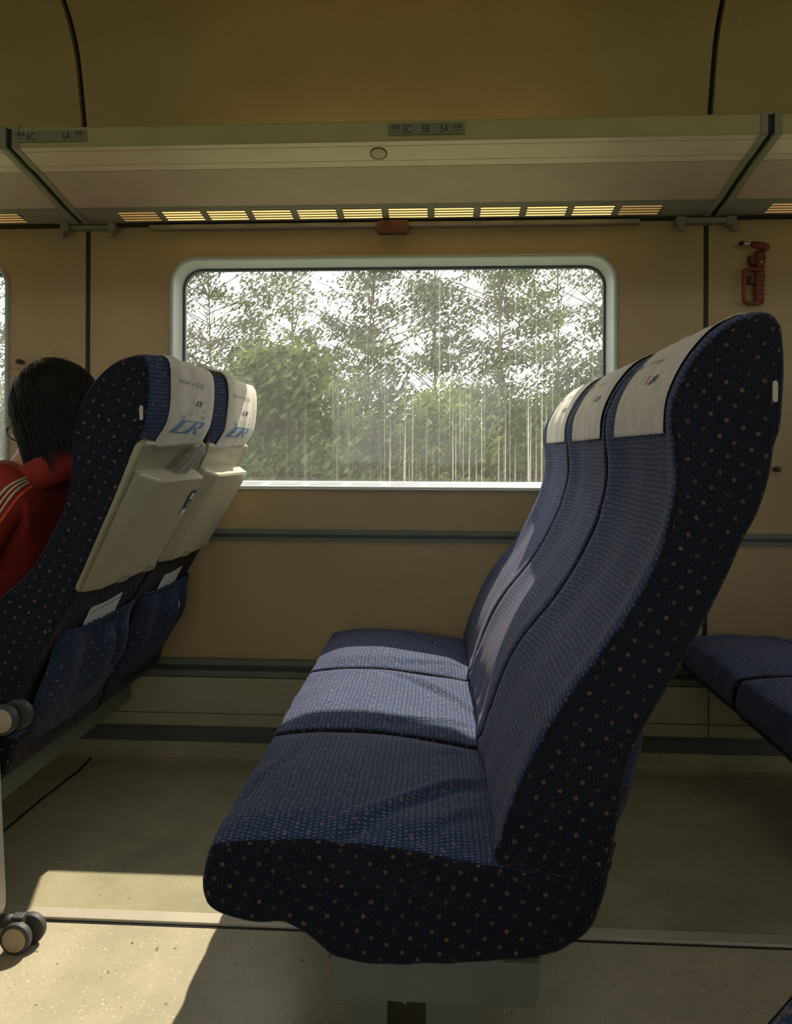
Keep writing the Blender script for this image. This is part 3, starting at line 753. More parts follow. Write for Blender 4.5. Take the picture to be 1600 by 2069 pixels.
def back_fittings(root, P1, P2, Q1, Q2, y0, sag=.058):
    """folding tray in its plastic shell, and the elastic pocket below"""
    def frame(A, B):
        A, B = Vector(A), Vector(B); d = (B - A).normalized(); n = Vector((-d.y, d.x)); n = n if n.x > 0 else -n
        return lambda u, v, h: Vector(((A + d * v + n * h).x, y0 + u, (A + d * v + n * h).y)), (B - A).length
    F, L = frame(P1, P2)
    def lp(u0, u1, v0, v1, r, h, ht=None): return [F(a, b, h if ht is None else h + (ht - h) * (b - v0) / (v1 - v0)) for a, b in rrect(u0, u1, v0, v1, r, 5)]
    m = MB(); w = SW
    m.rings([lp(.002, w - .002, 0, L, .02, -.03), lp(.002, w - .002, 0, L, .02, .004), lp(.006, w - .006, .004, L - .004, .018, .010), lp(.014, w - .014, .012, L - .010, .016, .010),
             lp(.020, w - .020, .018, L - .016, .014, .006), lp(.034, w - .034, .034, L - .03, .014, .003)], cap1=True, smooth=True)
    shell = m.build('tray_shell', M['beige2'], root, base=F(w / 2, L / 2, 0))
    m = MB(); v0 = .070
    m.rings([lp(.022, w - .030, v0, L + .002, .016, .002), lp(.022, w - .030, v0, L + .002, .016, .018, .008), lp(.072, w - .036, v0 + .004, L - .002, .018, .046, .022), lp(.078, w - .042, v0 + .010, L - .008, .016, .048, .024)], cap1=True, smooth=False)
    tray = m.build('tray_table', M['beige'], root, base=F(w / 2, L / 2, .02))
    for u in (w * .42, w * .80):
        m = MB()
        for du in (0, .022):
            c0 = [F(u + du, L - .022, .0255), F(u + du + .014, L - .022, .0255), F(u + du + .014, L - .004, .0245), F(u + du, L - .004, .0245)]
            c1 = [F(u + du, L - .022, .031), F(u + du + .014, L - .022, .031), F(u + du + .014, L - .004, .029), F(u + du, L - .004, .029)]
            m.rings([c0, c1], cap0=True, cap1=True)
        m.cyl(F(u - .004, L - .003, .024), F(u + .040, L - .003, .024), .003, 8)
        m.build('hinge', M['beige2'], tray)
    # recess lip above the tray
    G, Lp = frame(Q1, Q2)
    m = MB(); nu, nv = 60, 26; u0, u1 = .055, w - .012; vs = []; fs = []; uv = []
    for j in range(nv + 1):
        v = j / nv
        for i in range(nu + 1):
            t = i / nu; e = math.sin(PI * min(1, max(0, t)))
            bulge = sag * (e ** .45) * (.30 + .70 * math.sin(PI * (.10 + .88 * v)) ** .8) if 0 < t < 1 else 0
            rip = .0055 * math.sin(t * 2 * PI * 17) * (1 - sstep(.03, .16, v)) * e
            rip += .018 * math.sin(t * 2 * PI * 2.6 + .8) * sstep(.02, .2, v) * (1 - sstep(.35, .75, v)) * e
            rip += .004 * noise.noise(Vector((t * 9, v * 4, 2)))
            vs.append(G(u0 + (u1 - u0) * t, v * Lp + .012 * (1 - e) * (1 - v), .004 + bulge + rip))
    for j in range(nv):
        for i in range(nu):
            a = j * (nu + 1) + i; fs.append([a, a + 1, a + nu + 2, a + nu + 1])
            c = lambda i, j: ((i / nu) * .37 * 1.1, j / nv * Lp)
            uv.append([c(i, j), c(i + 1, j), c(i + 1, j + 1), c(i, j + 1)])
    m.add(vs, fs, uv, True)
    pk = m.build('seat_pocket', M['pocket'], root, base=G(w / 2, Lp / 2, 0), recalc=False)
    m = MB(); m.tube([vs[i] for i in range(nu + 1)], .0035, 6); m.build('elastic_hem', M['pocket'], pk)
    m = MB(); m.tube([vs[j * (nu + 1)] for j in range(nv + 1)], .0016, 5); m.build('pocket_seam', M['rubber'], pk)
    return F, L, G, Lp, shell, tray

def piping(root, rings, rng, name='piping'):
    pass

FOLDS = [(.07, .62, -.14, .07, .012, .009), (.07, .36, -.03, .10, .010, .005), (.065, .92, -.0, .80, .012, .004), (-.26, .75, -.33, .30, .010, .005)]
FOLDS2 = [(.07, .5, -.12, .9, .014, .009), (.06, .2, -.1, .12, .010, .005)]
GROUP_MAIN = 'blue seats of the middle row'
def seat(label, y, back_loop, cush_loop, dx, seed, folds, group, crown, button, fit):
    root = thing('train_seat', label, 'seat', (dx, y + SW / 2, 0), group)
    cl = [(a + dx, b) for a, b in cush_loop]
    dc = disp_cush(seed, folds)
    m, _ = loft(cl, y, SW, lambda x, z, t, n, s: dc(x - dx, z, t, n, s), ny=44); m.build('seat_cushion', [M['fabric'], M['cover']], root, base=(dx, y + SW / 2, .4))
    db = disp_back(seed, crown)
    m, rings = loft(back_loop, y, SW, db, ny=26); bo = m.build('backrest', [M['fabric'], M['cover']], root, base=(dx + .2, y + SW / 2, .4))
    # piping along the front edges
    nr = normals(back_loop); n = len(back_loop)
    idx = [i for i in range(n) if nr[i].x < .2 and .44 < back_loop[i][1] < 1.3 and not (nr[i].y > .9)]
    runs = []; cur = [idx[0]]
    for i in idx[1:]:
        if i == cur[-1] + 1: cur.append(i)
        else: runs.append(cur); cur = [i]
    runs.append(cur); run = max(runs, key=len)
    for j in (1, len(rings) - 2):
        m = MB(); m.tube([rings[j][i] + Vector((nr[i].x, 0, nr[i].y)) * .0003 for i in run], .0013, 6); m.build('piping', M['cover'], bo)
    if button: slotpart(root, button[0], button[1], y)
    r = back_fittings(root, *fit, y) if fit else None
    return root, r
bx = at(1565, 791, Y0); fitm = ((.436, 1.000), (.322, .70), (.290, .62), (.222, .37))
s1, F1 = seat('nearest aisle seat of the middle row, largest, wrinkled cushion', Y0, main_back, main_cush, 0, 1, FOLDS, GROUP_MAIN, .012, (bx.x, bx.z), fitm)
s2, F2 = seat('middle seat of the central row, with sunlit cushion', Y0 + SP, main_back, main_cush, 0, 4, FOLDS2, GROUP_MAIN, .012, (bx.x, bx.z), fitm)
s3 = dup(s2, (0, Y0 + 2 * SP + SW / 2, 0), 'window seat of the central row, farthest cushion half in shade')
bx = at(286, 834, 1.535)
fitl = ((-.606, 1.016), (-.750, .700), (-.800, .620), (-.893, .37))
DXL = -1.11
l1, FL = seat('nearer of the two left seats, with grey tray back and newspaper', 1.535, left_back, main_cush, DXL, 7, FOLDS2, 'seats of the left row, seen from behind', .028, (bx.x, bx.z), fitl)
l2 = dup(l1, (DXL, 1.535 + SP + SW / 2, 0), 'farther left seat by the window, seen from behind')
b2 = dup(s2, (1.085, Y0 + SP + SW / 2, 0), 'nearer blue seat behind the middle row, at the right edge', 'seats of the right row')
b3 = dup(s2, (1.085, Y0 + 2 * SP + SW / 2, 0), 'farther blue seat behind the middle row, beside the wall', 'seats of the right row')
ac = dup(s2, (-.018, .012 + SW / 2, 0), 'blue seat across the aisle, sliver at the bottom right corner'); ac['group'] = 'seats across the aisle'

# seat bases
def base(x, y0, y1, label, leg=True):
    t = thing('pedestal_frame', label, 'seat frame', (x, y0 + .2, 0), 'steel seat bases under the rows')
    m = MB(); cap = [(x - .152, .262), (x - .150, .205), (x - .142, .196), (x + .138, .194), (x + .144, .200), (x + .150, .235), (x + .150, .266), (x + .10, .275), (x - .12, .275)]
    m.extrude(cap, lambda p, u: (p[0], u, p[1]), y0 + .02, y0 + .05); m.build('end_cover', M['steel'], t)
    m = MB(); m.box(x - .135, x - .075, y0 + .05, y1, .205, .268, .004); m.box(x + .075, x + .135, y0 + .05, y1, .205, .268, .004); m.build('beam', M['steel'], t)
    m = MB(); m.box(x - .163, x - .150, y0 + .07, y0 + .12, .222, .285); m.box(x + .095, x + .145, y0 + .014, y0 + .022, .262, .27); m.build('bracket', M['dark'], t)
    if leg:
        for ly in (y0 + .10,):
            out = [(x - .127, .206), (x - .120, .10), (x - .125, 0.004), (x + .07, .004), (x + .062, .10), (x + .078, .206)]
            hole = rrect(x - .076, x - .016, .03, .196, .012, 4)
            tri = tessellate_polygon([[Vector((*p, 0)) for p in out], [Vector((*p, 0)) for p in hole]]); P = out + hole
            m = MB()
            for yy in (ly, ly + .05): m.add([(a, yy, b) for a, b in P], [list(q) for q in tri], None, False)
            m.rings([[Vector((a, ly, b)) for a, b in out], [Vector((a, ly + .05, b)) for a, b in out]]); m.rings([[Vector((a, ly, b)) for a, b in hole], [Vector((a, ly + .05, b)) for a, b in hole]])
            m.build('leg', M['steel'], t)
        m = MB(); m.box(x - .12, x + .02, y0 + .152, y0 + .16, .004, .205); tp = m.build('tread_plate', M['dark'], t)
        m = MB()
        for k, (a, b, s) in enumerate(((-.058, .190, -1), (-.072, .168, 1), (-.028, .166, 1), (-.05, .148, -1), (-.07, .125, 1), (-.028, .12, 1), (-.05, .1, -1))):
            c = Vector((x + a, y0 + .151, b)); dv = Vector((.008, 0, .006 * s)); m.tube([c - dv, c, c + dv], [.0006, .0022, .0006], 6)
        m.build('tread_bar', M['chrome'], tp)
    return t
base(0, Y0, 2.40, 'grey seat base under the nearest middle-row seat')
base(DXL, 1.50, 2.40, 'grey-green seat base under the left row')
base(1.085, Y0 + SP, 2.40, 'grey seat base under the right row')
base(-.018, -.35, .40, 'seat base across the aisle, out of view')

# ---------------------------------------------------------------- headrest cloths
def headcloth(label, loop, y, seed, crown, u0=.068, u1=.372, front_z=1.022, back_z=1.012, peak=0, flare=0.0, ragged=0.006):
    nr = normals(loop); n = len(loop)
    top = max(range(n), key=lambda i: loop[i][1]); f = top; b = top
    while loop[f][1] > front_z: f -= 1
    while loop[b % n][1] > back_z: b += 1
    idx = [i % n for i in range(f, b + 1)]; P = [Vector(loop[i]) for i in idx]; N = [nr[i] for i in idx]
    S = [0]
    for i in range(1, len(P)): S.append(S[-1] + (P[i] - P[i - 1]).length)
    T = S[-1]; db = disp_back(1, crown)
    def surf(u, s, off=0.0):
        s = min(max(s, 0), T); k = 0
        while k < len(S) - 2 and S[k + 1] < s: k += 1
        f_ = (s - S[k]) / max(1e-9, S[k + 1] - S[k]); p = P[k].lerp(P[k + 1], f_); q = N[k].lerp(N[k + 1], f_).normalized()
        t = u / SW; o = db(p.x, p.y, t, q, 0)
        h = .0022 + off + .0012 * (1 + noise.noise(Vector((u * 26, s * 3, seed)))) + .0010 * math.sin(u * 60 + seed)
        h += .001 * (1 - sstep(0, .02, s)) + .003 * (1 - sstep(0, .03, T - s))
        if peak:
            tp = (s - T * .46) / .035; uu = (u - (u0 + .03)) / .05; h += peak * math.exp(-tp * tp - uu * uu)
        return Vector((p.x + q.x * h + o.x, y + u, p.y + q.y * h + o.z))
    m = MB(); nu, ns = 40, 70; G = []
    rr = random.Random(seed)
    e0 = [rr.uniform(-.0012, .0012) for _ in range(nu + 1)]; sl = rr.uniform(-.006, .006)
    for j in range(ns + 1):
        row = []
        for i in range(nu + 1):
            t = i / nu; a, c = u0, u1
            s = T * j / ns - .016 * t * (j / ns) ** 4; wig = .0015 * math.sin(s * 50 + seed)
            ss = s + (e0[i] + sl * (t - .5)) * (1 if j in (0, ns) else 0)
            row.append(surf(a + (c - a) * t + wig - flare * abs(j / ns - .5) * (1 if t < .5 else -1) * abs(t - .5) * 2, ss))
        G.append(row)
    # let both hems hang a little below the last profile point
    vs = [q for r in G for q in r]; fs = [[j * (nu + 1) + i, j * (nu + 1) + i + 1, (j + 1) * (nu + 1) + i + 1, (j + 1) * (nu + 1) + i] for j in range(ns) for i in range(nu)]
    m.add(vs, fs, None, True)
    o = m.build('headrest_cover', M['cloth'], base=G[0][0], recalc=False)
    md = o.modifiers.new('thick', 'SOLIDIFY'); md.thickness = .0012; md.offset = 0
    tag(o, label, 'headrest cover', 'white printed headrest covers')
    ORG[o.name] = Vector(G[0][0])
    def prt(vs, fs, mat, side, uc, sc_, name='print'):
        # side 'front': x runs from far to near, height measured up from the front hem; 'back': x runs near to far
        out = []
        for (a, h) in vs:
            u = uc - a if side == 'front' else uc + a
            s = (sc_ + h) if side == 'front' else T - (sc_ + h)
            out.append(surf(u, s, .0012))
        mm = MB(); mm.add(out, fs, None, False); mm.build(name, mat, o, base=out[0], recalc=False)
    def para(x0, x1, y0, y1, sh=.0, n=6):
        vs, fs = [], []
        for k in range(n + 1):
            t = k / n
            for yy, q in ((y0, 0), (y1, 1)): vs.append((x0 + (x1 - x0) * t + sh * q, yy))
        for k in range(n): fs.append([2 * k, 2 * k + 2, 2 * k + 3, 2 * k + 1])
        return vs, fs
    def CR(wd, h):
        """slanted C and R letterforms"""
        vs, fs = [], []
        def add(poly):
            tri = tessellate_polygon([[Vector((*p, 0)) for p in poly]])
            bm = bmesh.new(); V = [bm.verts.new((p[0] * wd + p[1] * wd * .16, p[1] * h, 0)) for p in poly]
            for t in tri:
                try: bm.faces.new([V[i] for i in t])
                except ValueError: pass
            bmesh.ops.triangulate(bm, faces=bm.faces); bmesh.ops.subdivide_edges(bm, edges=[e for e in bm.edges if e.calc_length() > wd * .15], cuts=2, use_grid_fill=False)
            bmesh.ops.triangulate(bm, faces=bm.faces); bm.verts.index_update(); b0 = len(vs)
            vs.extend([(v.co.x, v.co.y) for v in bm.verts]); fs.extend([[b0 + v.index for v in f.verts] for f in bm.faces]); bm.free()
        add([(0, 0), (0, .30), (.06, 1.0), (.46, 1.0), (.44, .90), (.27, .90), (.24, .80), (.19, .16), (.22, .10), (.36, .10), (.44, .16), (.46, 0)])
        add([(.40, 0), (.46, .35), (.50, 1.0), (.88, 1.0), (.90, .90), (.90, .55), (.86, .46), (.76, .42), (.90, .08), (.98, 0), (.80, 0), (.64, .46), (.66, .52), (.76, .54), (.79, .60), (.79, .84), (.76, .89), (.67, .89), (.63, .40), (.59, 0)])
        return vs, fs
    for side in ('front', 'back'):
        uc0 = u1 - .045 if side == 'front' else u0 + .045
        ln = .145
        big = .118 if side == 'front' else .142
        hl = ln if side == 'back' else .135
        prt(*text_mesh('铁路客运广告发布热线', .0085, .95), M['inkgrey'], side, uc0 - .02, hl, 'print_line')
        prt(*text_mesh('电话', .0075, .9), M['inkgrey'], side, uc0 + .070, hl, 'print_line')
        prt(*text_mesh('021-12801', .0175, .92), M['inkgrey'], side, uc0 + .092, hl - .003, 'print_number')
        lg = .088 if side == 'front' else .100
        prt(*CR(.056, .0125), M['inkblue'], side, (u0 + u1) / 2 + (.02 if side == 'front' else -.02), lg, 'print_letters')
        # small red spark mark beside the letters: a ring over a dot
        ring = [(.0032 * math.cos(2 * PI * k / 14), .013 + .0085 * math.sin(2 * PI * k / 14)) for k in range(14)] + [(.0018 * math.cos(2 * PI * k / 14), .013 + .0062 * math.sin(2 * PI * k / 14)) for k in range(14)]
        fs = [[k, (k + 1) % 14, 14 + (k + 1) % 14, 14 + k] for k in range(14)]
        prt(ring, fs, M['inkred'], side, (u0 + u1) / 2 + (.033 if side == 'front' else -.033), lg - .002, 'print_mark')
        prt([(-.001, 0), (.002, 0), (.002, .003), (-.001, .003)], [[0, 1, 2, 3]], M['ink'], side, (u0 + u1) / 2 + (.033 if side == 'front' else -.033), lg, 'print_mark')
        if side == 'back':
            prt(*CR(.205, .030), M['inksky'], side, u0 + .022, .036, 'print_large_letters')
            prt(*text_mesh('铁路服务', .0085, 1.0), M['inkgrey'], side, u0 + .055, .068, 'print_line')
            prt(*text_mesh('官方微信', .0055, 1.0), M['inkgrey'], side, u0 + .035, .077, 'print_line')
            prt(*text_mesh('官方微博', .0055, 1.0), M['inkgrey'], side, u0 + .100, .077, 'print_line')
            prt(*text_mesh('飞印', .0105, 1.0), M['inkgrey'], side, u0 + .205, .088, 'print_line')
            prt(*text_mesh('印务', .0105, 1.0), M['inkgrey'], side, u0 + .205, .072, 'print_line')
    return o, surf, T
headcloth('white cover on the nearest seat of the middle row', main_back, Y0, 3, .012)
headcloth('white cover on the second seat of the middle row, in the centre', main_back, Y0 + SP, 11, .012)
headcloth('white cover on the window seat of the middle row, farthest and narrowest', main_back, Y0 + 2 * SP, 5, .012)
headcloth('white cover hanging down the back of the nearer left seat', left_back, 1.535, 8, .028, u0=.062, u1=.385, back_z=1.002)
headcloth('white cover with a raised peak on the farther left seat', left_back, 1.535 + SP, 6, .028, u0=.06, u1=.355, back_z=1.004, peak=.045)

# newspaper and leaflets
F, L, G, Lp, _, _ = FL
t = thing('newspaper', 'grey folded newspaper stuck behind the nearer tray table', 'newspaper', F(.26, .09, .02))
for k in range(5):
    o = k * .0022
    a, b, c, e = (.175, .115), (.235, .115), (.375 - k * .006, .010 + k * .003), (.320 - k * .004, -.008)
    m = MB(); p = [F(q[0], q[1], .016 + o + (.010 if q[1] < .05 else 0)) for q in (a, b, c, e)]; n_ = (p[1] - p[0]).cross(p[3] - p[0]).normalized() * .0011
    m.rings([p, [q + n_ for q in p]], cap0=True, cap1=True); m.build('sheet', M['news'], t)
m = MB()
for k in range(18):
    q = .12 + .74 * k / 17; a = Vector((.175, .115)).lerp(Vector((.320, -.008)), q); b = Vector((.235, .115)).lerp(Vector((.375, .010)), q)
    a, b = a.lerp(b, .10), a.lerp(b, .88 if k % 5 else .6); hh = .0272 + .0100 * q
    p = [F(a.x, a.y, hh), F(b.x, b.y, hh), F(b.x, b.y + .0012, hh), F(a.x, a.y + .0012, hh)]
    m.add(p, [[0, 1, 2, 3]], None, False)
m.build('print_lines', M['ink'], t, recalc=False)
def leaflet(label, y0, uc, w, hgt, skew, n=2):
    t = thing('leaflet', label, 'leaflet', G(uc, 0, .02) + Vector((0, y0 - 1.535, 0)), 'white leaflets in the seat pockets')
    for k in range(n):
        p = []
        for (a, b) in ((-w / 2, .06), (w / 2, .06), (w / 2 + skew, -hgt), (-w / 2 + skew, -hgt + .012)):
            q = G(uc + a + k * .010, b + k * .008, .012 + k * -.003); q.y += y0 - 1.535; p.append(q)
        nn_ = (p[1] - p[0]).cross(p[3] - p[0]).normalized() * .0012
        m = MB(); m.rings([p, [q + nn_ for q in p]], cap0=True, cap1=True); m.build('page', M['paper'], t)
    return t
lf = leaflet('white leaflet in the pocket of the nearer left seat', 1.535, .215, .17, .055, .03)
m = MB(); p = [G(.15 , -.012, .016), G(.315, -.022, .016), G(.315, -.0205, .016), G(.15, -.0105, .016)]; m.add(p, [[0, 1, 2, 3]], None, False); m.build('printed_line', M['ink'], lf, recalc=False)
leaflet('white leaflet in the pocket of the farther left seat', 1.535 + SP, .20, .15, .05, .06, 1)
# sticker on the nearer tray
F_, L_, _, _, _, tray1 = FL
def patch(u0, u1, v0, v1, h, mat, nm, par):
    hh = lambda v: .048 + (.024 - .048) * ((v - .098) / (L - .008 - .098)) + h
    m = MB(); m.add([F(u0, v0, hh(v0)), F(u1, v0, hh(v0)), F(u1, v1, hh(v1)), F(u0, v1, hh(v1))], [[0, 1, 2, 3]], None, False); return m.build(nm, mat, par, recalc=False)
patch(.345, .378, .112, .165, .0015, M['inkblue'], 'sticker', tray1); patch(.350, .373, .120, .138, .0022, M['paper'], 'sticker', tray1); patch(.350, .373, .146, .158, .0022, M['inksky'], 'sticker', tray1)
patch(.345, .372, .168, .180, .0015, M['paper'], 'sticker', tray1)
# loose thread loop hanging at the back of the nearest seat
m = MB(); a = at(1213, 1772, Y0 - .002)
m.tube([at(1214, 1765, 1.12), at(1215, 1778, 1.12), at(1219, 1784, 1.12), at(1222, 1785, 1.12), at(1226, 1782, 1.12)], .0008, 5)
th = m.build('loose_thread', M['rubber'], s1)
m = MB(); m.tube([at(1240, 1700, 1.13), at(1228, 1740, 1.13), at(1217, 1778, 1.13)], [.004, .005, .006], 6); m.build('pocket_cord', M['rubber'], s1)

# ---------------------------------------------------------------- suitcase lying on its long edge
cx1 = -.856
S = thing('suitcase', 'pale hard-shell suitcase on its side with grey wheels, at the left edge', 'suitcase', (-1.2, 1.40, 0))
m = MB()
def cs(y, ins, r): return [Vector((a - .05 * b, y, b)) for a, b in rrect(cx1 - .64 + ins, cx1 - ins, .028 + ins, .50 - ins, r, 8)]
m.rings([cs(1.250, .03, .05), cs(1.254, .012, .06), cs(1.268, .0, .07), cs(1.372, 0, .07)], cap0=True, smooth=True); m.build('shell_half', M['case'], S)
m = MB(); m.rings([cs(1.383, 0, .07), cs(1.492, .0, .07), cs(1.508, .012, .06), cs(1.512, .03, .05)], cap1=True, smooth=True); m.build('shell_half', M['case'], S)
m = MB(); m.rings([cs(1.371, .004, .068), cs(1.384, .004, .068)], smooth=True); m.build('zip_band', M['rubber'], S)
for k in range(5):
    m = MB(); z = .12 + k * .07; m.box(cx1 - .05 * z - .003, cx1 - .05 * z + .003, 1.285, 1.36, z, z + .02, .002); m.build('shell_rib', M['case'], S)
for (z, y) in ((.052, 1.487), (.458, 1.487), (.052, 1.285), (.458, 1.285)):
    cw = cx1 - .006 - .07 * z
    m = MB(); m.cyl((cw - .01, y, z), (cw + .030, y, z), .013, 14); m.box(cw + .022, cw + .046, y - .010, y + .010, z - .014, z + .014, .004); hb = m.build('wheel_housing', M['tyre'], S)
    zc = z - .022 if z < .2 else z + .002
    for dy in (-.0165, .0165):
        m = MB(); yy = y + dy; xc = cw + .040 + (0.010 if dy > 0 else -.002)
        m.cyl((xc, yy - .0085, zc), (xc, yy + .0085, zc), .030, 28, bev=.003); wq = m.build('wheel', M['tyre'], S, base=(xc, yy, zc))
        m = MB(); sgn = -1 if dy < 0 else 1; m.cyl((xc, yy + sgn * .006, zc), (xc, yy + sgn * .0098, zc), .0235, 28, bev=.001); m.build('wheel_cap', M['hub'], wq)

# ---------------------------------------------------------------- passenger
PY = 1.755
def skinmesh(verts, edges, radii, root=0, sub=2):
    me = bpy.data.meshes.new('s'); me.from_pydata([tuple(v) for v in verts], edges, []); o = bpy.data.objects.new('s', me); C.objects.link(o)
    md = o.modifiers.new('skin', 'SKIN'); md.use_smooth_shade = True
    for i, r in enumerate(radii):
        sv = me.skin_vertices[0].data[i]; sv.radius = (r, r) if not isinstance(r, tuple) else r; sv.use_root = (i == root)
    md2 = o.modifiers.new('sub', 'SUBSURF'); md2.levels = sub
    dg = bpy.context.evaluated_depsgraph_get(); dg.update(); r = bpy.data.meshes.new_from_object(o.evaluated_get(dg))
    bpy.data.objects.remove(o); bpy.data.meshes.remove(me)
    for p in r.polygons: p.use_smooth = True
    return r
person = thing('person', 'passenger with black hair and glasses in a red striped jacket, leaning back', 'person', (-1.2, PY, 0))
J = dict(pelvis=(-1.12, PY, .56), waist=(-1.07, PY, .67), chest=(-1.00, PY, .80), upper=(-.955, PY, .895), neck=(-.935, PY, .955), neckt=(-.925, PY, 1.00))
def body(parts):
    V, E, R, names = [], [], [], {}
    for nm, co, r, par in parts:
        names[nm] = len(V); V.append(co); R.append(r)
        if par: E.append((names[par], names[nm]))
    return V, E, R
def arm(s):   # s = -1 near side, +1 far side
    return [('sh%d' % s, (-.945, PY + s * .145, .900), .052, 'upper'), ('ua%d' % s, (-.985, PY + s * .19, .80), .046, 'sh%d' % s), ('el%d' % s, (-1.07, PY + s * .205, .655), .038, 'ua%d' % s),
            ('fa%d' % s, (-1.19, PY + s * .16, .640), .034, 'el%d' % s), ('wr%d' % s, (-1.29, PY + s * .09, .645), .024, 'fa%d' % s), ('hd%d' % s, (-1.345, PY + s * .06, .645), .030, 'wr%d' % s)]
def leg(s):
    return [('hp%d' % s, (-1.15, PY + s * .085, .535), .085, 'pelvis'), ('th%d' % s, (-1.33, PY + s * .10, .545), .072, 'hp%d' % s), ('kn%d' % s, (-1.53, PY + s * .105, .530), .056, 'th%d' % s),
            ('sn%d' % s, (-1.55, PY + s * .105, .32), .048, 'kn%d' % s), ('an%d' % s, (-1.54, PY + s * .105, .10), .036, 'sn%d' % s), ('ft%d' % s, (-1.66, PY + s * .11, .05), .034, 'an%d' % s)]
parts = [('pelvis', J['pelvis'], .115, None), ('waist', J['waist'], .105, 'pelvis'), ('chest', J['chest'], .115, 'waist'), ('upper', J['upper'], .085, 'chest'), ('neck', J['neck'], .055, 'upper'), ('neckt', J['neckt'], .048, 'neck'),
         ('headb', (-.93, PY, 1.06), .07, 'neckt')] + arm(-1) + arm(1) + leg(-1) + leg(1)
V, E, R = body(parts); bodyme = skinmesh(V, E, R); bodyme.materials.append(M['skin']); link('body', bodyme, person)
jp = [('pelvis', J['pelvis'], .132, None), ('waist', J['waist'], .130, 'pelvis'), ('chest', J['chest'], .138, 'waist'), ('upper', J['upper'], .108, 'chest'), ('neck', (-.935, PY, .948), .078, 'upper')]
for s in (-1, 1):
    jp += [(n, c, r + .020, p) for n, c, r, p in arm(s)[:5]]
V, E, R = body(jp); jme = skinmesh(V, E, R); jme.materials.append(M['jacket'])
for v in jme.vertices:
    k = noise.noise(v.co * 14) * .010 + noise.noise(v.co * 34) * .003; v.co += v.normal * k
jo = link('jacket', jme, person)
tp = [('pelvis', J['pelvis'], .126, None)] + [x for s in (-1, 1) for x in [(n, c, r + .012, p) for n, c, r, p in leg(s)[:5]]]
V, E, R = body(tp); tme = skinmesh(V, E, R); tme.materials.append(M['trouser']); link('trousers', tme, person)
for s in (-1, 1):
    m = MB(); y = PY + s * .108
    m.rings([[Vector((-1.60 + .155 * math.cos(2 * PI * k / 20) * f + dx, y + .045 * math.sin(2 * PI * k / 20) * f, z)) for k in range(20)] for f, z, dx in ((.96, .006, 0), (1.0, .03, 0), (.93, .055, .01), (.62, .085, .06), (.40, .115, .075))], cap0=True, cap1=True, smooth=True)
    m.build('shoe', M['shoe'], person)
    # hand: five fingers lying on the lap
    base_ = Vector((-1.352, PY + s * .058, .648))
    for k in range(5):
        if k < 4:
            off = Vector((-.012, (k - 1.5) * .018 , 0)); ln = (.062, .072, .066, .050)[k]
            pts = [base_ + off, base_ + off + Vector((-ln * .45, 0, .004)), base_ + off + Vector((-ln * .8, 0, -.010)), base_ + off + Vector((-ln, 0, -.028))]
        else:
            pts = [base_ + Vector((.02, -s * .02, 0)), base_ + Vector((0, -s * .042, .004)), base_ + Vector((-.02, -s * .052, -.002)), base_ + Vector((-.036, -s * .052, -.012))]
        m = MB(); m.tube(pts, [.0095, .0085, .0078, .005], 10); m.build('finger' if k < 4 else 'thumb', M['skin'], person)
# head, facing forward (towards -X), turned a little to the window and bowed
HC = Vector((-.893, PY, 1.075)); HR = Matrix.Rotation(math.radians(-24), 3, 'Z') @ Matrix.Rotation(math.radians(-27), 3, 'Y')
def hw(p): return HC + HR @ Vector(p)      # head space: -x is the face, z up
bm = bmesh.new(); bmesh.ops.create_uvsphere(bm, u_segments=40, v_segments=28, radius=1)
for v in bm.verts:
    x, y, z = v.co; fx = .092; fy = .074; fz = .112
    q = Vector((x * fx, y * fy, z * fz))
    if z < -.1: q.y *= 1 - .34 * sstep(.1, 1, -z); q.x *= 1 - .18 * sstep(.3, 1, -z)
    if x < 0:
        n_ = math.exp(-((y / .16) ** 2)) * math.exp(-(((z + .12) / .20) ** 2)); q.x -= .022 * n_ * (x < -.6)
        for s in (-1, 1): q.x += .010 * math.exp(-(((y - s * .42) / .2) ** 2) - (((z - .05) / .14) ** 2)) * (x < -.5)
        q.x -= .005 * math.exp(-((y / .3) ** 2) - (((z + .52) / .07) ** 2)) * (x < -.4); q.x -= .006 * math.exp(-((y / .3) ** 2) - (((z + .88) / .1) ** 2))
    v.co = hw(q)
m = MB(); m.bm(bm, smooth=True); m.build('head', M['skin'], person, base=HC)
for s in (-1, 1):
    bm = bmesh.new(); bmesh.ops.create_uvsphere(bm, u_segments=14, v_segments=10, radius=.0115)
    for v in bm.verts: v.co = hw(v.co + Vector((-.073, s * .031, .006)))
    m = MB(); m.bm(bm, smooth=True); m.build('eye', M['eye'], person)
    bm = bmesh.new(); bmesh.ops.create_uvsphere(bm, u_segments=14, v_segments=10, radius=1)
    for v in bm.verts: v.co = hw(Vector((v.co.x * .016 + .004, v.co.y * .007 + s * .074, v.co.z * .028 - .008)))
    m = MB(); m.bm(bm, smooth=True); m.build('ear', M['skin'], person)
m = MB(); m.tube([hw((-.082, -.022, -.058)), hw((-.090, 0, -.056)), hw((-.082, .022, -.058))], [.002, .006, .002], 8); m.build('mouth', M['lips'], person)
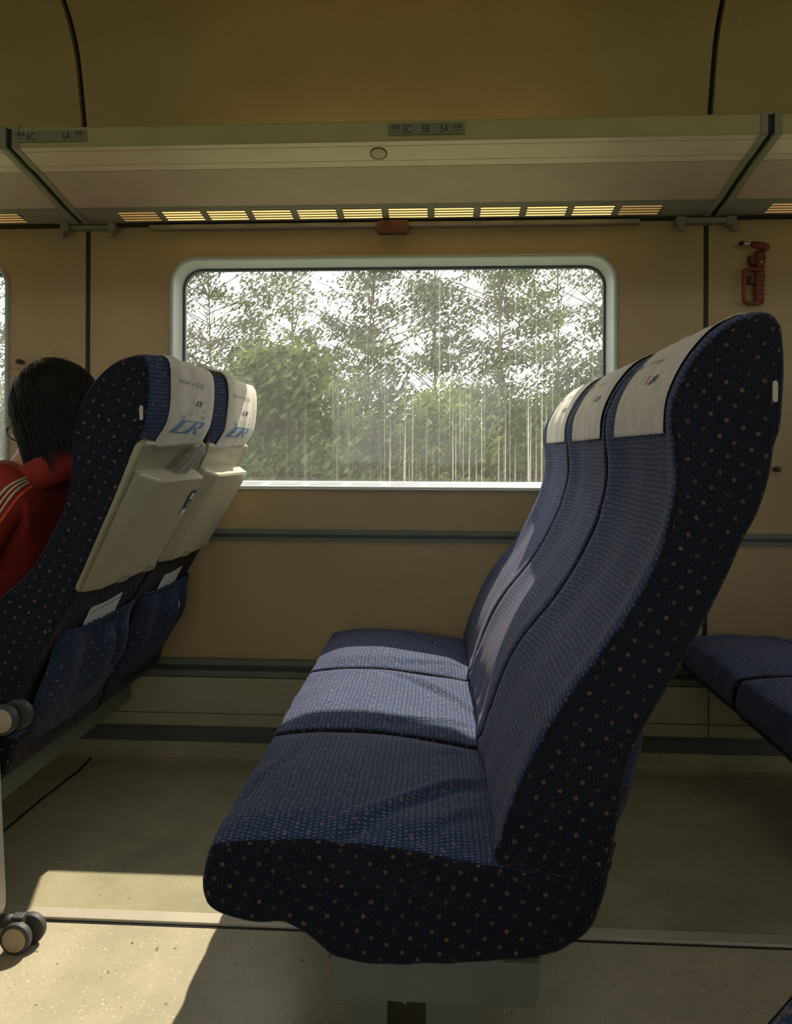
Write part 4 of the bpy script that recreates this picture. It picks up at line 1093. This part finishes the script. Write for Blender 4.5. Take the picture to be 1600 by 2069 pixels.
# glasses
gl = MB()
for s in (-1, 1):
    gl.tube([hw((-.104 + .010 * abs(math.cos(a)) * 0, s * .034 + .026 * math.cos(a), .004 + .020 * math.sin(a))) for a in [2 * PI * k / 22 for k in range(22)]], .0016, 6, closed=True)
    gl.tube([hw((-.104, s * .060, .010)), hw((-.085, s * .072, .010)), hw((-.02, s * .079, .008)), hw((.012, s * .080, .000))], .0016, 6)
gl.tube([hw((-.104, -.009, .008)), hw((-.108, 0, .011)), hw((-.104, .009, .008))], .0014, 6)
go = gl.build('glasses', M['frame'], person)
for s in (-1, 1):
    m = MB(); q = [hw((-.104, s * .034 + .0255 * math.cos(a), .004 + .0195 * math.sin(a))) for a in [2 * PI * k / 22 for k in range(22)]]; m.add(q, [list(range(22))], None, False); m.build('lens', M['glass'], go)
# hair: cap of locks falling to chin length
bm = bmesh.new(); bmesh.ops.create_uvsphere(bm, u_segments=64, v_segments=48, radius=1)
kill = []
for v in bm.verts:
    x, y, z = v.co
    q = Vector((x * .104 + .006, y * .090, z * .126 + .006))
    if z < 0: q.z = .006 + z * .172; q.y *= 1 + .02 * -z; q.x += .004
    a = math.atan2(y, x); q += Vector((math.cos(a), math.sin(a), 0)) * (.0022 * math.sin(a * 46 + z * 3) + .004 * noise.noise(Vector((a * 3, z * 2, 1))))
    if x < -.42 and z < .45 and abs(y) < .62: kill.append(v)
    if z < -.86: kill.append(v)
    v.co = hw(q)
bmesh.ops.delete(bm, geom=list(set(kill)), context='VERTS')
m = MB(); m.bm(bm, smooth=True); ho = m.build('hair', M['hair'], person, base=HC)
md = ho.modifiers.new('t', 'SOLIDIFY'); md.thickness = .006
st = MB(); hr = random.Random(5)
for k in range(900):
    a = hr.uniform(-2.25, 2.25); el0 = hr.uniform(.2, 1.45); rr = 1.0 + hr.uniform(0, .05)
    pts = []
    endz = hr.uniform(-.175, -.12) if abs(a) > 1.2 else hr.uniform(-.16, -.11)
    n = 7
    for j in range(n):
        t = j / (n - 1); el = el0 * (1 - t) - .0 * t; z = math.sin(el) * .134 * rr
        if t > .5: z = z * (1 - t) * 2 + endz * (t - .5) * 2 if el < .9 else z
        z = (1 - t) * math.sin(el0) * .133 + t * endz; 
        ca = math.sqrt(max(.0, 1 - min(1, max(0, z / .134)) ** 2)) if z > 0 else 1
        off = 1 + .03 * math.sin(k + t * 3)
        pts.append(hw((math.cos(a) * .106 * ca * rr * off + .006, math.sin(a) * .092 * ca * rr * off, z + .006)))
    st.tube(pts, [.0006] * (n - 1) + [.0002], 3, caps=False)
for k in range(60):   # flyaway strands at the crown
    a = hr.uniform(0, 2 * PI); p = Vector((math.cos(a) * hr.uniform(.02, .09), math.sin(a) * hr.uniform(.02, .07), .112 + hr.uniform(0, .008))); dv = Vector((hr.uniform(-.02, .02), hr.uniform(-.02, .02), hr.uniform(.004, .013)))
    st.tube([hw(p), hw(p + dv * .6), hw(p + dv + Vector((dv.x * .4, dv.y * .4, -.012)))], [.0004, .0004, .0002], 3, caps=False)
so = st.build('hair_strands', M['hair'], person, base=HC, recalc=False); so['kind'] = 'stuff'
# hood bunched behind the neck
m = MB()
def hood(t, k):   # horseshoe fold around the neck
    a = -2.3 + 4.6 * t; c = Vector((-.915 + .085 * math.cos(a), PY + .115 * math.sin(a), .946 - .03 * math.cos(a) * -1 - .02 * abs(math.sin(a))))
    r = .040 * (math.sin(PI * min(1, max(0, t * .92 + .04))) ** .5)
    return c, r
pts = [hood(k / 24, 0) for k in range(25)]
m.tube([p for p, r in pts], [r for p, r in pts], 18)
ho2 = m.build('hood', M['jacket'], jo)
for v in ho2.data.vertices: v.co += v.co.normalized() * noise.noise(v.co * 22) * .008
# stripes down the near sleeve, laid on the jacket surface
jme2 = jo.data.copy(); jme2.transform(Matrix.Translation(ORG[jo.name])); bmj = bmesh.new(); bmj.from_mesh(jme2); bvh = BVHTree.FromBMesh(bmj)
def sleeve_strip(pxs, wpx, mat, nm):
    rows = []
    for i, (a, b) in enumerate(pxs):
        row = []
        p0 = pxs[max(0, i - 1)]; p1 = pxs[min(len(pxs) - 1, i + 1)]; d = Vector((p1[0] - p0[0], p1[1] - p0[1])).normalized(); nn = Vector((-d.y, d.x))
        for s in (-.5, 0, .5):
            q = Vector((a, b)) + nn * wpx * s; tgt = at(q.x, q.y, 1.6); o = camo.location; dr = (tgt - o).normalized()
            hit = bvh.ray_cast(o, dr)
            if hit[0] is None: row = None; break
            row.append(hit[0] + hit[1] * (.0015 if hit[1].dot(dr) < 0 else -.0015))
        if row: rows.append(row)
    if len(rows) < 2: print('STRIPE MISS', nm, len(rows)); return
    m = MB(); m.rings(rows, closed=False, smooth=True); o = m.build(nm, mat, jo, recalc=False)
    md = o.modifiers.new('t', 'SOLIDIFY'); md.thickness = .001; md.offset = 0
def dense(p, n=40): return [(q.x, q.y) for q in spline([Vector(a) for a in p], step=4)]
sleeve_strip(dense([(104, 967), (70, 980), (40, 1002), (10, 1040), (-20, 1085), (-45, 1130)]), 6, M['orange'], 'orange_piping')
for k, sh in enumerate((0, -9, -18)):
    sleeve_strip(dense([(94 + sh * .5, 962 + sh * .2), (62 + sh * .9, 973 + sh * .3), (30 + sh, 994 + sh * .4), (0 + sh, 1034 + sh * .4), (-28 + sh, 1080 + sh * .4), (-50 + sh, 1120)]), 4.5, M['stripe'], 'beige_stripe')

# ---------------------------------------------------------------- outdoors
m = MB(); nx, ny = 40, 24; vs = []
for j in range(ny + 1):
    for i in range(nx + 1):
        x = -40 + 80 * i / nx; y = 3.2 + 60 * (j / ny) ** 1.5; z = -1.1 + .25 * noise.noise(Vector((x * .3, y * .3, 0))) + .9 * sstep(6, 14, y) + 2.0 * sstep(20, 60, y); vs.append((x, y, z))
m.add(vs, [[j * (nx + 1) + i, j * (nx + 1) + i + 1, (j + 1) * (nx + 1) + i + 1, (j + 1) * (nx + 1) + i] for j in range(ny) for i in range(nx)], None, True)
m.add([(-60, -60, -1.1), (60, -60, -1.1), (60, -1.6, -1.1), (-60, -1.6, -1.1)], [[0, 1, 2, 3]], None, False)
gr = m.build('ground', M['grass'], recalc=False); gr['kind'] = 'structure'
def tree(name, label, cat, x, y, zg, h, rw, crown0, nl, leaf, mat, seed, clump=.28, dens=1.0, group=None):
    r = random.Random(seed); t = thing(name, label, cat, (x, y, zg), group)
    m = MB(); lean = r.uniform(-.05, .05) * h
    top = Vector((x + lean, y, zg + h * .92)); m.tube([Vector((x, y, zg)), Vector((x + lean * .3, y, zg + h * .4)), top], [.003 * h + .012, .002 * h + .008, .006], 8)
    m.build('trunk', M['bark'], t)
    cl = []; bmb = MB(); nb = max(12, int(nl / (170 if clump > .15 else 90)))
    for k in range(nb):
        f = crown0 + (1 - crown0) * r.random(); a = r.uniform(0, 2 * PI); prof = math.sin(PI * min(1, (f - crown0) / (1 - crown0) * .8 + .2)) ** .6
        rad = rw * prof * math.sqrt(r.random()); c = Vector((x + lean * f + math.cos(a) * rad, y + math.sin(a) * rad * .8, zg + h * f))
        o = Vector((x + lean * f, y, zg + h * max(.1, f - .12))); bmb.tube([o, o.lerp(c, .5) + Vector((0, 0, .05)), c], [.010, .007, .003], 4, caps=False); cl.append(c)
    bmb.build('branches', M['bark'], t)['kind'] = 'stuff'
    vs, fs = [], []
    for k in range(nl):
        c = cl[k % nb]; p = c + Vector((r.gauss(0, clump), r.gauss(0, clump), r.gauss(0, clump * .6)))
        n = Vector((r.gauss(0, 1), r.gauss(0, 1), r.gauss(0, 1))).normalized(); u = n.orthogonal().normalized(); v = n.cross(u); s = leaf * r.uniform(.6, 1.3)
        b = len(vs); vs += [p - u * s, p - v * s * .42 + n * s * .1, p + u * s, p + v * s * .42 + n * s * .1]; fs += [[b, b + 1, b + 2, b + 3]]
    m = MB(); m.add(vs, fs, None, False); o = m.build('foliage', mat, t, recalc=False); o['kind'] = 'stuff'
    return t
def gx(px, Y): return at(px, 900, Y).x
tree('tree', 'bushy mid-green tree left of the window centre, tallest of the near green trees', 'tree', gx(600, 8.5), 8.5, -1.0, 3.05, .9, .15, 15000, .055, M['leafa'], 1, .20)
tree('tree', 'rounded green tree left of the bushiest tree, behind the left seats', 'tree', gx(505, 9.5), 9.5, -1.0, 3.0, .9, .15, 9000, .055, M['leafa'], 2, .2)
for k, (px, Y, h, rw, mt) in enumerate(((700, 9.5, 2.55, .8, 'leafa'), (790, 10, 2.75, .9, 'leafb'), (890, 9.2, 2.5, .8, 'leafc'), (980, 10.2, 2.7, .9, 'leafb'), (1075, 9.4, 2.5, .9, 'leafa'), (1170, 10, 3.0, .7, 'leafb'), (1270, 10, 2.9, .9, 'leafa'), (400, 9.2, 2.4, .9, 'leafa'), (300, 10, 2.8, .9, 'leafb'), (60, 9.5, 2.6, .9, 'leafb'), (-60, 9.5, 2.6, .9, 'leafa'), (1600, 9, 2.8, 1, 'leafb'))):
    tree('shrub', ['low trackside shrub right of the tall green tree', 'grey-green shrub below the window centre', 'bright green shrub in the middle of the window', 'grey-green shrub right of the bright one', 'green shrub behind the window seat head', 'slim grey-green shrub at the right of the glass', 'shrub beyond the right side of the window', 'shrub behind the left row of seats', 'shrub beyond the left side of the window', 'shrub seen through the left window', 'second shrub seen through the left window', 'shrub beyond the right-hand window'][k],
         'shrub', gx(px, Y), Y, -.9, h, rw, .1, 5200, .05, M[mt], 20 + k, .22, group='trackside shrubs')
for k, (px, Y, h) in enumerate(((430, 13, 5.6), (590, 15, 6.6), (730, 12.5, 5.8), (880, 14, 6.6), (1010, 12, 6.2), (1130, 15, 6.4), (1240, 12.5, 6.0), (300, 14, 6), (20, 13, 5.6), (-140, 13, 6), (1700, 13, 6))):
    tree('tall_tree', 'tall thin-leaved tree behind the shrubs, %s' % ['at the left of the glass', 'behind the bushy green tree', 'left of the window centre', 'at the window centre', 'right of the window centre', 'above the right seat heads', 'at the right of the glass', 'beyond the left frame', 'seen in the left window', 'far left of the left window', 'beyond the right window'][k],
         'tree', gx(px, Y), Y, -.3, h, 2.3, .22, 7600, .050, M['leafb' if k % 3 else 'leafa'], 60 + k, .149, group='tall trees against the sky')
# far wooded bank
m = MB(); m.extrude([(-30, 0), (-22, 1.5), (-12, 1.1), (-4, 1.7), (5, 1.2), (14, 1.6), (24, 1.3), (34, 0)], lambda p, t: (p[0], t, p[1] + .2), 17, 30); tag(m.build('earth_bank', M['bank'], base=(0, 24, 0)), 'low brown earth bank beyond the trackside trees', 'bank')
